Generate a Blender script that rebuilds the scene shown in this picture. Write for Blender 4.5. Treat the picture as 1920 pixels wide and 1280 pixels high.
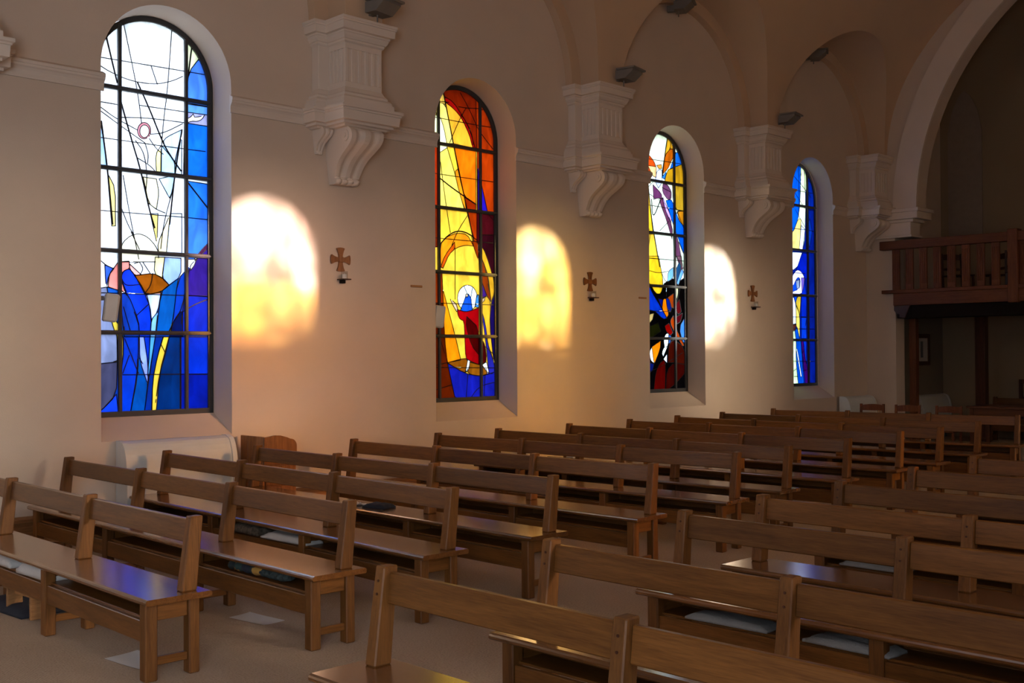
"""Chapel nave with stained glass windows and oak benches, built for Blender 4.5."""
import bpy, bmesh, math, random
import numpy as np
from mathutils import Vector, Matrix
from mathutils.geometry import tessellate_polygon
random.seed(7)
for o in list(bpy.data.objects): bpy.data.objects.remove(o)
SC = bpy.context.scene
COL = SC.collection

# ---------------------------------------------------------------- camera, world, lights, exposure
# x runs along the window wall away from the camera, the window wall is y = 0 (nave at y < 0), z is up, metres
YAW, PITCH, ROLL = math.radians(44.648), math.radians(0.709), math.radians(-0.315)
fw = Vector((math.sin(YAW)*math.cos(PITCH), math.cos(YAW)*math.cos(PITCH), math.sin(PITCH)))
rt = Vector((math.cos(YAW), -math.sin(YAW), 0)); up = rt.cross(fw)
rt, up = rt*math.cos(ROLL)+up*math.sin(ROLL), up*math.cos(ROLL)-rt*math.sin(ROLL)
cd = bpy.data.cameras.new('camera'); cam = bpy.data.objects.new('camera', cd); COL.objects.link(cam)
cam.matrix_world = Matrix(((rt.x, up.x, -fw.x, 0), (rt.y, up.y, -fw.y, -9.5), (rt.z, up.z, -fw.z, 1.62), (0, 0, 0, 1)))
cd.sensor_width = 36; cd.lens = 38.756; cd.clip_start = 0.05
SC.camera = cam
SC.view_settings.view_transform = 'Standard'; SC.view_settings.look = 'None'
SC.view_settings.exposure = 0.0; SC.view_settings.gamma = 1.0; SC.view_settings.use_curve_mapping = False
SC.cycles.use_denoising = True
SC.cycles.max_bounces = 10; SC.cycles.diffuse_bounces = 5; SC.cycles.transparent_max_bounces = 24
SC.cycles.sample_clamp_indirect = 16.0

wd = bpy.data.worlds.new('sky'); SC.world = wd; wd.use_nodes = True
nt = wd.node_tree; nt.nodes.clear()
wo = nt.nodes.new('ShaderNodeOutputWorld'); bg = nt.nodes.new('ShaderNodeBackground')
tc = nt.nodes.new('ShaderNodeTexCoord'); sx = nt.nodes.new('ShaderNodeSeparateXYZ'); cr = nt.nodes.new('ShaderNodeValToRGB')
nt.links.new(tc.outputs['Generated'], sx.inputs[0]); nt.links.new(sx.outputs['Z'], cr.inputs[0])
cr.color_ramp.elements[0].position = 0.0; cr.color_ramp.elements[0].color = (.93, .95, 1, 1)
cr.color_ramp.elements[1].position = 0.7; cr.color_ramp.elements[1].color = (.50, .66, 1, 1)
nt.links.new(cr.outputs[0], bg.inputs[0]); bg.inputs[1].default_value = 16.0
nt.links.new(bg.outputs[0], wo.inputs[0])

YR = -10.4   # plane of the opposite wall
def light(name, kind, loc, direction, energy, color, **kw):
    d = bpy.data.lights.new(name, kind); d.energy = energy; d.color = color
    for k, v in kw.items(): setattr(d, k, v)
    o = bpy.data.objects.new(name, d); COL.objects.link(o); o.location = loc
    o.rotation_euler = Vector(direction).to_track_quat('-Z', 'Y').to_euler()
    return o
# low sun behind the opposite wall: it crosses the nave through the opposite windows onto the window wall
SUN_DIR = (-2.87, 10.7, -1.62)
light('sun', 'SUN', (20, -40, 9), SUN_DIR, 62.0, (1, .94, .86), angle=math.radians(1.1))
# extra wide suns, added for the glow that textured glass scatters round the patches
light('scatter_sun_wide', 'SUN', (22, -40, 9), SUN_DIR, 32.0, (1, .78, .55), angle=math.radians(20))
light('scatter_sun_narrow', 'SUN', (24, -40, 9), SUN_DIR, 13.0, (1, .86, .66), angle=math.radians(7))
# daylight of the chancel windows beyond the left edge of the frame, and of the opposite nave windows
light('chancel_daylight', 'AREA', (-6.7, -5.2, 5.6), (1, .0, -.25), 50, (1, .95, .88), shape='RECTANGLE', size=6.0, size_y=2.4)
light('door_fill_light', 'AREA', (-1.6, YR+.14, 1.75), (.12, 1, -.02), 315, (.85, .99, 1.15), shape='RECTANGLE', size=3.0, size_y=2.6)  # added fill lamp, standing inside the room before the added door
for i, xc in enumerate((1.02, 4.92, 8.82, 12.71, 16.44)):
    light('window_daylight', 'AREA', (xc, -10.3, 2.9), (0, 1, -.05), 7, (1, .50, .18), shape='RECTANGLE', size=1.15, size_y=3.2)

# ---------------------------------------------------------------- helpers
def mk(name, verts, faces, mat=None, parent=None, smooth=False, uvless=True):
    me = bpy.data.meshes.new(name); me.from_pydata([tuple(v) for v in verts], [], [tuple(f) for f in faces]); me.update()
    o = bpy.data.objects.new(name, me); COL.objects.link(o)
    if mat: me.materials.append(mat)
    if parent is not None: o.parent = parent
    if smooth:
        for p in me.polygons: p.use_smooth = True
    return o
class MB:
    def __init__(s): s.v = []; s.f = []
    def add(s, v, f):
        n = len(s.v); s.v += [tuple(a) for a in v]; s.f += [tuple(i+n for i in g) for g in f]; return s
    def box(s, x0, x1, y0, y1, z0, z1, c=.004, M=None):
        v, f = cbox(x0, x1, y0, y1, z0, z1, c)
        if M is not None: v = [tuple(M @ Vector(a)) for a in v]
        return s.add(v, f)
    def build(s, name, mat=None, parent=None, smooth=False): return mk(name, s.v, s.f, mat, parent, smooth)
def cbox(x0, x1, y0, y1, z0, z1, c=.004):
    "box with chamfered edges: 24 vertices, 26 faces"
    lo = (min(x0, x1), min(y0, y1), min(z0, z1)); hi = (max(x0, x1), max(y0, y1), max(z0, z1))
    c = min(c, .45*min(h-l for l, h in zip(lo, hi)))
    if c <= 0:
        v = [(x, y, z) for x in (lo[0], hi[0]) for y in (lo[1], hi[1]) for z in (lo[2], hi[2])]
        return v, [(0, 1, 3, 2), (4, 6, 7, 5), (0, 4, 5, 1), (2, 3, 7, 6), (0, 2, 6, 4), (1, 5, 7, 3)]
    v = []; idx = {}
    for sx_ in (0, 1):
        for sy in (0, 1):
            for sz in (0, 1):
                s_ = (sx_, sy, sz)
                for a in range(3):
                    p = [(hi if s_[k] else lo)[k] + (0 if k == a else (-c if s_[k] else c)) for k in range(3)]
                    idx[(s_, a)] = len(v); v.append(tuple(p))
    f = []
    def face(l):
        ctr = [sum(v[i][k] for i in l)/len(l) for k in range(3)]
        mid = [(lo[k]+hi[k])/2 for k in range(3)]
        a, b, d = (Vector(v[i]) for i in l[:3])
        n = (b-a).cross(d-a)
        if n.dot(Vector(ctr)-Vector(mid)) < 0: l = l[::-1]
        f.append(tuple(l))
    for a in range(3):
        b, d = (a+1) % 3, (a+2) % 3
        for s_ in (0, 1):
            l = []
            for p, q_ in ((0, 0), (1, 0), (1, 1), (0, 1)):
                t = [0, 0, 0]; t[a] = s_; t[b] = p; t[d] = q_; l.append(idx[(tuple(t), a)])
            face(l)
        for p in (0, 1):
            for q_ in (0, 1):
                t0 = [0, 0, 0]; t0[b] = p; t0[d] = q_; t1 = list(t0); t1[a] = 1
                face([idx[(tuple(t0), b)], idx[(tuple(t1), b)], idx[(tuple(t1), d)], idx[(tuple(t0), d)]])
    for sx_ in (0, 1):
        for sy in (0, 1):
            for sz in (0, 1): face([idx[((sx_, sy, sz), a)] for a in range(3)])
    return v, f
def empty(name, loc=(0, 0, 0), rz=0.0):
    o = bpy.data.objects.new(name, None); COL.objects.link(o); o.location = loc; o.rotation_euler = (0, 0, rz); o.empty_display_size = .2
    return o
def tag(o, label, cat, group=None, kind=None):
    o['label'] = label; o['category'] = cat
    if group: o['group'] = group
    if kind: o['kind'] = kind
    return o
def struct(o): o['kind'] = 'structure'; return o
def cyl(p0, p1, r0, r1=None, n=16, cap=True):
    r1 = r0 if r1 is None else r1
    p0 = Vector(p0); p1 = Vector(p1); d = (p1-p0).normalized()
    a = d.orthogonal().normalized(); b = d.cross(a); v = []
    for p, r in ((p0, r0), (p1, r1)):
        for i in range(n): t = 2*math.pi*i/n; v.append(tuple(p+(a*math.cos(t)+b*math.sin(t))*r))
    f = [(i, (i+1) % n, n+(i+1) % n, n+i) for i in range(n)]
    if cap: f += [tuple(range(n-1, -1, -1)), tuple(range(n, 2*n))]
    return v, f
def extrude(poly, axis, a, b):
    "prism of a 2-D polygon along an axis (0,1,2); polygon axes are the two others in order"
    n = len(poly); v = []
    for h in (a, b):
        for p, q_ in poly:
            t = [p, q_]; t.insert(axis, h); v.append(tuple(t))
    return v, [tuple(range(n-1, -1, -1)), tuple(range(n, 2*n))]+[(i, (i+1) % n, n+(i+1) % n, n+i) for i in range(n)]
def fixn(o):
    bm = bmesh.new(); bm.from_mesh(o.data); bmesh.ops.recalc_face_normals(bm, faces=bm.faces); bm.to_mesh(o.data); bm.free(); return o

# ---------------------------------------------------------------- materials
def new_mat(name):
    m = bpy.data.materials.new(name); m.use_nodes = True; t = m.node_tree
    return m, t, t.nodes['Principled BSDF'], t.nodes['Material Output']
def N(t, k, **kw):
    n = t.nodes.new(k)
    for a, b in kw.items(): setattr(n, a, b)
    return n
def plain(name, col, rough=.6, metal=0.0, noise=.06, scale=9.0, bump=0.0, bscale=120.0, spec=.5):
    m, t, p, out = new_mat(name)
    c = N(t, 'ShaderNodeTexCoord'); n = N(t, 'ShaderNodeTexNoise'); n.inputs['Scale'].default_value = scale; n.inputs['Detail'].default_value = 5
    t.links.new(c.outputs['Object'], n.inputs['Vector'])
    r = N(t, 'ShaderNodeValToRGB')
    r.color_ramp.elements[0].position = .3; r.color_ramp.elements[1].position = .7
    r.color_ramp.elements[0].color = tuple(x*(1-noise) for x in col)+(1,); r.color_ramp.elements[1].color = tuple(min(1, x*(1+noise)) for x in col)+(1,)
    t.links.new(n.outputs['Fac'], r.inputs[0]); t.links.new(r.outputs[0], p.inputs['Base Color'])
    p.inputs['Roughness'].default_value = rough; p.inputs['Metallic'].default_value = metal; p.inputs['Specular IOR Level'].default_value = spec
    if bump:
        n2 = N(t, 'ShaderNodeTexNoise'); n2.inputs['Scale'].default_value = bscale; n2.inputs['Detail'].default_value = 3
        t.links.new(c.outputs['Object'], n2.inputs['Vector'])
        b = N(t, 'ShaderNodeBump'); b.inputs['Strength'].default_value = bump; b.inputs['Distance'].default_value = .01
        t.links.new(n2.outputs['Fac'], b.inputs['Height']); t.links.new(b.outputs[0], p.inputs['Normal'])
    return m
def wood(name, col, axis, rough=.36, coat=.12, dark=.5, vary=.25, spec=.28):
    m, t, p, out = new_mat(name)
    c = N(t, 'ShaderNodeTexCoord'); oi = N(t, 'ShaderNodeObjectInfo'); mp = N(t, 'ShaderNodeMapping')
    sc = [14, 14, 14]; sc[axis] = .9; mp.inputs['Scale'].default_value = sc
    off = N(t, 'ShaderNodeVectorMath', operation='ADD'); mul = N(t, 'ShaderNodeVectorMath', operation='SCALE')
    comb = N(t, 'ShaderNodeCombineXYZ')
    for k in range(3): t.links.new(oi.outputs['Random'], comb.inputs[k])
    t.links.new(comb.outputs[0], mul.inputs[0]); mul.inputs['Scale'].default_value = 37.0
    t.links.new(c.outputs['Object'], off.inputs[0]); t.links.new(mul.outputs[0], off.inputs[1]); t.links.new(off.outputs[0], mp.inputs['Vector'])
    n = N(t, 'ShaderNodeTexNoise'); n.inputs['Scale'].default_value = 2.2; n.inputs['Detail'].default_value = 7; n.inputs['Distortion'].default_value = .7
    t.links.new(mp.outputs[0], n.inputs['Vector'])
    n2 = N(t, 'ShaderNodeTexNoise'); n2.inputs['Scale'].default_value = 14; n2.inputs['Detail'].default_value = 6
    t.links.new(mp.outputs[0], n2.inputs['Vector'])
    mx = N(t, 'ShaderNodeMix', data_type='FLOAT'); mx.inputs[0].default_value = .45
    t.links.new(n.outputs['Fac'], mx.inputs[2]); t.links.new(n2.outputs['Fac'], mx.inputs[3])
    r = N(t, 'ShaderNodeValToRGB'); e = r.color_ramp.elements
    e[0].position = .32; e[1].position = .68
    e[0].color = (col[0]*dark*1.1, col[1]*dark, col[2]*dark*.9, 1); e[1].color = tuple(x*1.25 for x in col)+(1,)
    t.links.new(mx.outputs[0], r.inputs[0])
    hs = N(t, 'ShaderNodeHueSaturation'); mr = N(t, 'ShaderNodeMapRange'); mr.inputs['To Min'].default_value = 1-vary; mr.inputs['To Max'].default_value = 1+vary
    t.links.new(oi.outputs['Random'], mr.inputs[0]); t.links.new(mr.outputs[0], hs.inputs['Value']); t.links.new(r.outputs[0], hs.inputs['Color'])
    t.links.new(hs.outputs[0], p.inputs['Base Color'])
    p.inputs['Roughness'].default_value = rough; p.inputs['Specular IOR Level'].default_value = spec; p.inputs['Coat Weight'].default_value = coat; p.inputs['Coat Roughness'].default_value = .15
    b = N(t, 'ShaderNodeBump'); b.inputs['Strength'].default_value = .12; b.inputs['Distance'].default_value = .004
    t.links.new(mx.outputs[0], b.inputs['Height']); t.links.new(b.outputs[0], p.inputs['Normal'])
    return m
OAK = (.155, .058, .0115)
W_LONG = wood('oak_along', OAK, 1, rough=.38); W_VERT = wood('oak_upright', OAK, 2, rough=.52, coat=.0); W_CROSS = wood('oak_across', OAK, 0, rough=.42, coat=.05)
W_SEAT = wood('oak_seat', (.15, .056, .014), 1, rough=.2, coat=.75, spec=.5)
W_DARK = wood('dark_oak', (.07, .024, .012), 2, rough=.4, coat=.1); W_DARK_Y = wood('dark_oak_along', (.075, .026, .013), 1, rough=.4, coat=.1)
W_RED = wood('red_oak_along', (.15, .045, .015), 1, rough=.55, coat=.0, vary=.15); W_RED_Z = wood('red_oak_upright', (.15, .045, .015), 2, rough=.55, coat=.0, vary=.15)
W_PINE = wood('pine', (.36, .17, .065), 0, rough=.4); W_CAB = wood('cabinet_wood', (.27, .105, .035), 2, rough=.3, coat=.3)
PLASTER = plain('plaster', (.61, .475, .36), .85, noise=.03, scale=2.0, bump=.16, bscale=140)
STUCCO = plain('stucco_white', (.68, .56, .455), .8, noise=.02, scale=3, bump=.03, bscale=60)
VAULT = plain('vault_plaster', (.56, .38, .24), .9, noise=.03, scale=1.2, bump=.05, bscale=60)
IRON = plain('window_iron', (.045, .043, .042), .5, spec=.3); LEAD = plain('lead', (.01, .01, .013), .6, spec=.2)
METAL_DK = plain('fixture_bronze', (.17, .145, .12), .5); WHITE_M = plain('cream_enamel', (.62, .61, .56), .45, noise=.03)
GREY_M = plain('grey_grille', (.14, .15, .16), .55); SPEAK = plain('speaker_grey', (.50, .47, .42), .55)
CLOTH_W = plain('pale_cloth', (.55, .50, .45), .95, bump=.4, bscale=70); CLOTH_MAT = plain('white_mat', (.26, .25, .235), .95, bump=.5, bscale=90)
CLOTH_DK = plain('black_cloth', (.012, .013, .02), .95, bump=.3); PAPER = plain('paper', (.56, .52, .47), .8, noise=.02)
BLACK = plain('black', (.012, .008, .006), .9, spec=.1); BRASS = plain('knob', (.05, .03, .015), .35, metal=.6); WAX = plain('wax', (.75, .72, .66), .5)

def carpet():
    m, t, p, out = new_mat('sisal_carpet')
    c = N(t, 'ShaderNodeTexCoord')
    w = N(t, 'ShaderNodeTexWave'); w.bands_direction = 'X'; w.inputs['Scale'].default_value = 26; w.inputs['Distortion'].default_value = 1.5; w.inputs['Detail'].default_value = 2; w.inputs['Detail Scale'].default_value = 6
    n = N(t, 'ShaderNodeTexNoise'); n.inputs['Scale'].default_value = 90; n.inputs['Detail'].default_value = 4
    n3 = N(t, 'ShaderNodeTexNoise'); n3.inputs['Scale'].default_value = .9; n3.inputs['Detail'].default_value = 4
    for q_ in (w, n, n3): t.links.new(c.outputs['Object'], q_.inputs['Vector'])
    a = N(t, 'ShaderNodeMath', operation='MULTIPLY_ADD'); a.inputs[1].default_value = .35
    t.links.new(w.outputs['Fac'], a.inputs[0]); t.links.new(n.outputs['Fac'], a.inputs[2])
    b2 = N(t, 'ShaderNodeMath', operation='MULTIPLY_ADD'); b2.inputs[1].default_value = .5; t.links.new(n3.outputs['Fac'], b2.inputs[0]); t.links.new(a.outputs[0], b2.inputs[2])
    r = N(t, 'ShaderNodeValToRGB'); r.color_ramp.elements[0].position = .55; r.color_ramp.elements[1].position = 1.15
    r.color_ramp.elements[0].color = (.23, .155, .10, 1); r.color_ramp.elements[1].color = (.42, .305, .21, 1)
    t.links.new(b2.outputs[0], r.inputs[0]); t.links.new(r.outputs[0], p.inputs['Base Color']); p.inputs['Roughness'].default_value = .95; p.inputs['Specular IOR Level'].default_value = .15
    b = N(t, 'ShaderNodeBump'); b.inputs['Strength'].default_value = .5; b.inputs['Distance'].default_value = .006
    t.links.new(a.outputs[0], b.inputs['Height']); t.links.new(b.outputs[0], p.inputs['Normal'])
    return m
CARPET = carpet()
def glass(name, trans=.2, lo=.8, sc=1.0):
    "leaded glass: each pane takes its colour from its own object colour; part of the light is scattered by the rolled surface"
    m, t, p, out = new_mat(name); t.nodes.remove(p)
    oi = N(t, 'ShaderNodeObjectInfo'); c = N(t, 'ShaderNodeTexCoord')
    mp = N(t, 'ShaderNodeMapping'); mp.inputs['Scale'].default_value = (5*sc, 5*sc, 2.2*sc); t.links.new(c.outputs['Object'], mp.inputs['Vector'])
    n = N(t, 'ShaderNodeTexNoise'); n.inputs['Scale'].default_value = 1.6; n.inputs['Detail'].default_value = 6; n.inputs['Distortion'].default_value = 1.2
    t.links.new(mp.outputs[0], n.inputs['Vector'])
    mr = N(t, 'ShaderNodeMapRange'); mr.inputs['From Min'].default_value = .3; mr.inputs['From Max'].default_value = .7; mr.inputs['To Min'].default_value = lo; mr.inputs['To Max'].default_value = 1.0
    t.links.new(n.outputs['Fac'], mr.inputs[0])
    g = N(t, 'ShaderNodeGamma'); g.inputs[1].default_value = .5; t.links.new(oi.outputs['Color'], g.inputs[0])
    vm = N(t, 'ShaderNodeVectorMath', operation='SCALE'); t.links.new(g.outputs[0], vm.inputs[0]); t.links.new(mr.outputs[0], vm.inputs['Scale'])
    tr = N(t, 'ShaderNodeBsdfTransparent'); t.links.new(vm.outputs[0], tr.inputs[0])
    tl = N(t, 'ShaderNodeBsdfTranslucent'); t.links.new(vm.outputs[0], tl.inputs[0])
    gl = N(t, 'ShaderNodeBsdfGlossy'); gl.inputs['Roughness'].default_value = .12; gl.inputs[0].default_value = (1, 1, 1, 1)
    mx = N(t, 'ShaderNodeMixShader'); mx.inputs[0].default_value = trans; t.links.new(tr.outputs[0], mx.inputs[1]); t.links.new(tl.outputs[0], mx.inputs[2])
    m2 = N(t, 'ShaderNodeMixShader'); m2.inputs[0].default_value = .015; t.links.new(mx.outputs[0], m2.inputs[1]); t.links.new(gl.outputs[0], m2.inputs[2])
    t.links.new(m2.outputs[0], out.inputs[0])
    return m
GLASS = glass('stained_glass', .82, .7)
GLASS_FAR = glass('stained_glass_opposite', .06, .3, .5)
CLEAR = glass('candle_glass', .1)

# ---------------------------------------------------------------- room shell
XB, XE = -7.0, 18.25            # chancel end, diaphragm arch
XC = [4.92, 8.82, 12.71, 16.44] # window axes of the wall in view
WIN_ALL = [1.02]+XC
HW, HWG = .65, .61              # half widths: plaster opening, glazed frame
ZSP, ZSILL, ZSG = 4.23, .87, 1.07
NSEG = 28
def side_wall(name, y0, s, wins, x0, x1, ztop=7.4):
    "plastered wall with round-headed openings, splayed inner reveal to the glass (.3) and outer reveal to .62"
    m = MB()
    def P(x, d, z): return (x, y0+s*d, z)
    def face(pts):
        m.add(pts, [tuple(range(len(pts)))])
    for d in (0, .62):
        hw = HW if d == 0 else HW+.0; zs = ZSILL if d == 0 else .98
        xs = x0
        for xc in wins:
            face([P(xs, d, 0), P(xc-hw, d, 0), P(xc-hw, d, ZSP), P(xc-hw, d, ztop), P(xs, d, ztop)])
            face([P(xc-hw, d, 0), P(xc+hw, d, 0), P(xc+hw, d, zs), P(xc-hw, d, zs)])
            arc = [(xc-hw*math.cos(math.pi*i/NSEG), ZSP+hw*math.sin(math.pi*i/NSEG)) for i in range(NSEG+1)]
            for (a, b), (c_, e) in zip(arc, arc[1:]): face([P(a, d, b), P(c_, d, e), P(c_, d, ztop), P(a, d, ztop)])
            xs = xc+hw
        face([P(xs, d, 0), P(x1, d, 0), P(x1, d, ztop), P(xs, d, ztop)])
    o = fixn(m.build(name, PLASTER)); struct(o)
    # reveals (own mesh: one curved surface per opening, smooth round the arch)
    for i, xc in enumerate(wins):
        mm = MB()
        def outline(hw, zs): return [(xc-hw, zs)]+[(xc-hw*math.cos(math.pi*k/NSEG), ZSP+hw*math.sin(math.pi*k/NSEG)) for k in range(NSEG+1)]+[(xc+hw, zs)]
        for (da, ha, za), (db, hb, zb) in (((0, HW, ZSILL), (.285, HWG+.005, ZSG)), ((.345, HWG+.005, ZSG), (.62, HW, .98))):
            A_, B_ = outline(ha, za), outline(hb, zb); n = len(A_)
            mm.add([P(x, da, z) for x, z in A_]+[P(x, db, z) for x, z in B_], [(k, (k+1) % n, n+(k+1) % n, n+k) for k in range(n)])
        r = mm.build('reveal', PLASTER, o)
        for p in r.data.polygons: p.use_smooth = abs(p.normal.z) < .999 and p.center.z > ZSP+.02
    return o
wl = side_wall('wall_left', 0, 1, WIN_ALL, XB, 21.6)
wr = side_wall('wall_right', YR, -1, WIN_ALL, XB, 21.6)
def slab(name, x0, x1, y0, y1, z0, z1, mat, c=0):
    return struct(mk(name, *cbox(x0, x1, y0, y1, z0, z1, c), mat))
slab('floor', XB-.3, 21.6, YR-.7, .7, -.12, 0, CARPET)
slab('roof', XB-.3, 21.9, YR-.7, .7, 9.4, 9.6, VAULT)
slab('wall_back', 21.3, 21.6, YR, 0, 0, 9.4, plain('porch_shaded_wall', (.30, .205, .115), .9, noise=.03, scale=2))  # shade of the porch put into the wall colour
slab('wall_shade_sheet', 18.6, 21.3, -.012, 0, 0, 2.34, plain('porch_shade_tone', (.20, .16, .115), .8, noise=.03, scale=2))  # dark sheet added over the plaster for the shade under the balcony
m = MB(); 
for a in (('l', .0, .62), ('r', YR-.62, YR)): m.box(XB-.3, 21.6, a[1], a[2], 7.4, 9.4, 0)
struct(m.build('wall_upper', PLASTER))
# chancel end behind the camera: wall with a broad opening for its windows
m = MB(); m.box(XB-.3, XB, YR-.6, .6, 0, .9, 0); m.box(XB-.3, XB, YR-.6, -9.3, .9, 9.4, 0); m.box(XB-.3, XB, -1.1, .6, .9, 9.4, 0); m.box(XB-.3, XB, -9.3, -1.1, 7.0, 9.4, 0)
struct(m.build('wall_front', PLASTER))
wf = struct(empty('window_9', (XB-.15, -5.2, .9)))  # unseen window, its panes tinted dark to hold back sky light
for k in range(6):
    for r_ in range(4):
        p = mk('pane', *cbox(-.003, .003, -4.1+k*1.3667+.02, -4.1+(k+1)*1.3667-.02, .02+r_*1.525, (r_+1)*1.525-.02, 0), GLASS_FAR, wf); p.color = (.05, .055, .07, 1)
mm = MB()
for k in range(7): mm.box(-.03, .03, -4.1+k*1.3667-.02, -4.1+k*1.3667+.02, 0, 6.1, .004)
for r_ in range(5): mm.box(-.03, .03, -4.1, 4.1, r_*1.525-.02, r_*1.525+.02, .004)
mm.build('frame', IRON, wf)

dr = struct(empty('added_door_1', (-1.6, YR+.01, 0)))  # unseen door added to go with the fill lamp, no opening behind it
for sg in (-1, 1):
    mm = MB(); mm.box(sg*.02, sg*.12, 0, .05, .1, 3.05, .005); mm.box(sg*1.42, sg*1.52, 0, .05, .1, 3.05, .005)
    for z in (.1, .62, 1.8, 2.95): mm.box(sg*.12, sg*1.42, 0, .05, z, z+.1, .005)
    mm.build('door_leaf', W_DARK, dr)
    for z in (.2, .72, 1.9): mk('pane', *cbox(sg*.12, sg*1.42, .02, .026, z, z+.42 if z < .5 else z+1.05, 0), plain('added_door_glass', (.5, .55, .6), .1), dr)

# vault: elliptic barrel springing from the wall piers, with a round lunette vault cut in over every window
ZV, YC, RY, BZ, RL = 5.03, -5.2, 4.79, 3.5, 1.72
def t_of(h): return math.asin(min(1, h/BZ))
hs = sorted(set([RL*math.sin(math.pi/2*i/16) for i in range(17)]))
def row(h, side): return YC+(RY*math.cos(t_of(h)) if side > 0 else -RY*math.cos(t_of(h)))
BAYS = [-6.78, -2.88]+WIN_ALL
xs_edges = []
mv = MB()
for side in (1, -1):
    for i in range(len(BAYS)+1):
        strip = []
        for h in hs:
            w = math.sqrt(max(0, RL*RL-h*h))
            a = XB if i == 0 else BAYS[i-1]+w; b = XE+.02 if i == len(BAYS) else BAYS[i]-w
            a = max(a, XB); b = max(b, a)
            strip.append((a, b, row(h, side), ZV+h))
        v = []; 
        for a, b, y, z in strip: v += [(a, y, z), (b, y, z)]
        mv.add(v, [(2*k, 2*k+1, 2*k+3, 2*k+2) for k in range(len(strip)-1)])
ts = [t_of(RL)+(math.pi-2*t_of(RL))*i/30 for i in range(31)]
v = []
for t in ts: v += [(XB, YC+RY*math.cos(t), ZV+BZ*math.sin(t)), (XE+.02, YC+RY*math.cos(t), ZV+BZ*math.sin(t))]
mv.add(v, [(2*k, 2*k+1, 2*k+3, 2*k+2) for k in range(30)])
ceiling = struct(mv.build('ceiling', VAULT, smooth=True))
RF = 1.55
for side, yw, in ((1, 0.0), (-1, YR)):
    for xc in BAYS:
        n = 40; v = []; nn = 6
        for i in range(n+1):
            a = math.pi*i/n; x = xc-RL*math.cos(a); h = RL*math.sin(a); yg = row(h, side)
            for k in range(nn+1): v.append((min(max(x, XB), 18.27), (yw-side*.115)+(yg-(yw-side*.115))*k/nn, ZV+h))
        f = [(i*(nn+1)+k, (i+1)*(nn+1)+k, (i+1)*(nn+1)+k+1, i*(nn+1)+k+1) for i in range(n) for k in range(nn)]
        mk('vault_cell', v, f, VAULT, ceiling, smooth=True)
        # wall rib round the lunette
        m = MB(); v = []
        for i in range(n+1):
            a = math.pi*i/n; c_, s_ = math.cos(a), math.sin(a)
            v += [(xc-RF*c_, yw-side*.0, ZV+RF*s_), (xc-RF*c_, yw-side*.115, ZV+RF*s_), (xc-(RL+.01)*c_, yw-side*.115, ZV+(RL+.01)*s_)]
        m.add(v, [(3*i+k, 3*i+3+k, 3*i+4+k, 3*i+1+k) for i in range(n) for k in (0, 1)])
        if xc > -6: mk('wall_rib', m.v, m.f, VAULT, ceiling)

# diaphragm arch at the far end of the nave
RA, ZA, YJ = 4.25, 4.08, -.54
def arch_ring(x0, x1, r0, r1, nseg=64, top=None):
    v = []
    for i in range(nseg+1):
        a = math.pi*i/nseg; c_, s_ = math.cos(a), math.sin(a)
        if top is None: o_ = (YC+r1*c_, ZA+r1*s_)
        else:
            # outer edge on a rectangle
            k = min(5.21/max(abs(c_), 1e-6), (top-ZA)/max(s_, 1e-6)); o_ = (YC+k*c_, ZA+k*s_)
        i_ = (YC+r0*c_, ZA+r0*s_)
        v += [(x0,)+i_, (x1,)+i_, (x0,)+o_, (x1,)+o_]
    f = []
    for i in range(nseg):
        b = 4*i; f += [(b, b+1, b+5, b+4), (b, b+4, b+6, b+2), (b+1, b+3, b+7, b+5), (b+2, b+6, b+7, b+3)]
    f += [(0, 2, 3, 1), (4*nseg, 4*nseg+1, 4*nseg+3, 4*nseg+2)]
    return v, f
m = MB(); m.add(*arch_ring(XE, XE+.32, RA, None, top=9.4))
for y0, y1 in ((YJ, .01), (YR-.01, YR-YJ)): m.box(XE, XE+.32, y0, y1, 0, ZA, 0)
wd_ = struct(fixn(m.build('wall_end', PLASTER)))
mk('archivolt', *arch_ring(XE-.05, XE+.02, RA+.0, RA+.42), STUCCO, wd_)
for sg, y0 in ((1, 0), (-1, YR)):
    mb = MB(); mb.box(XE-.12, XE+.44, y0, y0-sg*1.0, 3.93, 4.05, .006); mb.box(XE-.15, XE+.47, y0, y0-sg*1.03, 4.05, 4.11, .006); mb.box(XE-.06, XE+.38, y0, y0-sg*.9, 3.88, 3.93, .006)
    mb.box(XE-.03, XE+.33, y0, y0-sg*.84, 3.66, 3.88, .006); mb.box(XE-.06, XE+.36, y0, y0-sg*.87, 3.62, 3.66, .006)
    mb.build('impost', STUCCO, wd_)

# string course along the window wall (moulded profile swept between the openings) and wooden baseboards
PROF = [(0, 3.985), (.022, 3.985), (.022, 4.0), (.018, 4.02), (.022, 4.05), (.035, 4.07), (.05, 4.082), (.05, 4.10), (.058, 4.104), (.058, 4.13), (.03, 4.145), (.0, 4.16)]
def string(name, yw, s, segs):
    o = None
    for k, (a, b) in enumerate(segs):
        v, f = extrude([(yw-s*d, z) for d, z in PROF], 0, a, b)
        q_ = fixn(mk('string_course' if o else name, v, f, STUCCO, o)); o = o or q_
    struct(o); return o
edges = [XB]+[e for xc in WIN_ALL for e in (xc-HW, xc+HW)]+[XE]
segs = [(edges[i]-.02 if i else edges[i], edges[i+1]+.02) for i in range(0, len(edges), 2)]
string('trim_1', 0, 1, segs); string('trim_2', YR, -1, segs)
bb = None
for k, (a, b) in enumerate(((XB, 4.3), (5.6, XE))):
    v, f = extrude([(0, 0), (-.03, 0), (-.03, .23), (-.045, .235), (-.05, .265), (-.02, .285), (0, .285)], 0, a, b)
    q_ = fixn(mk('baseboard_left' if k == 0 else 'board', v, f, W_PINE, bb)); bb = bb or q_
struct(bb)
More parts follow.
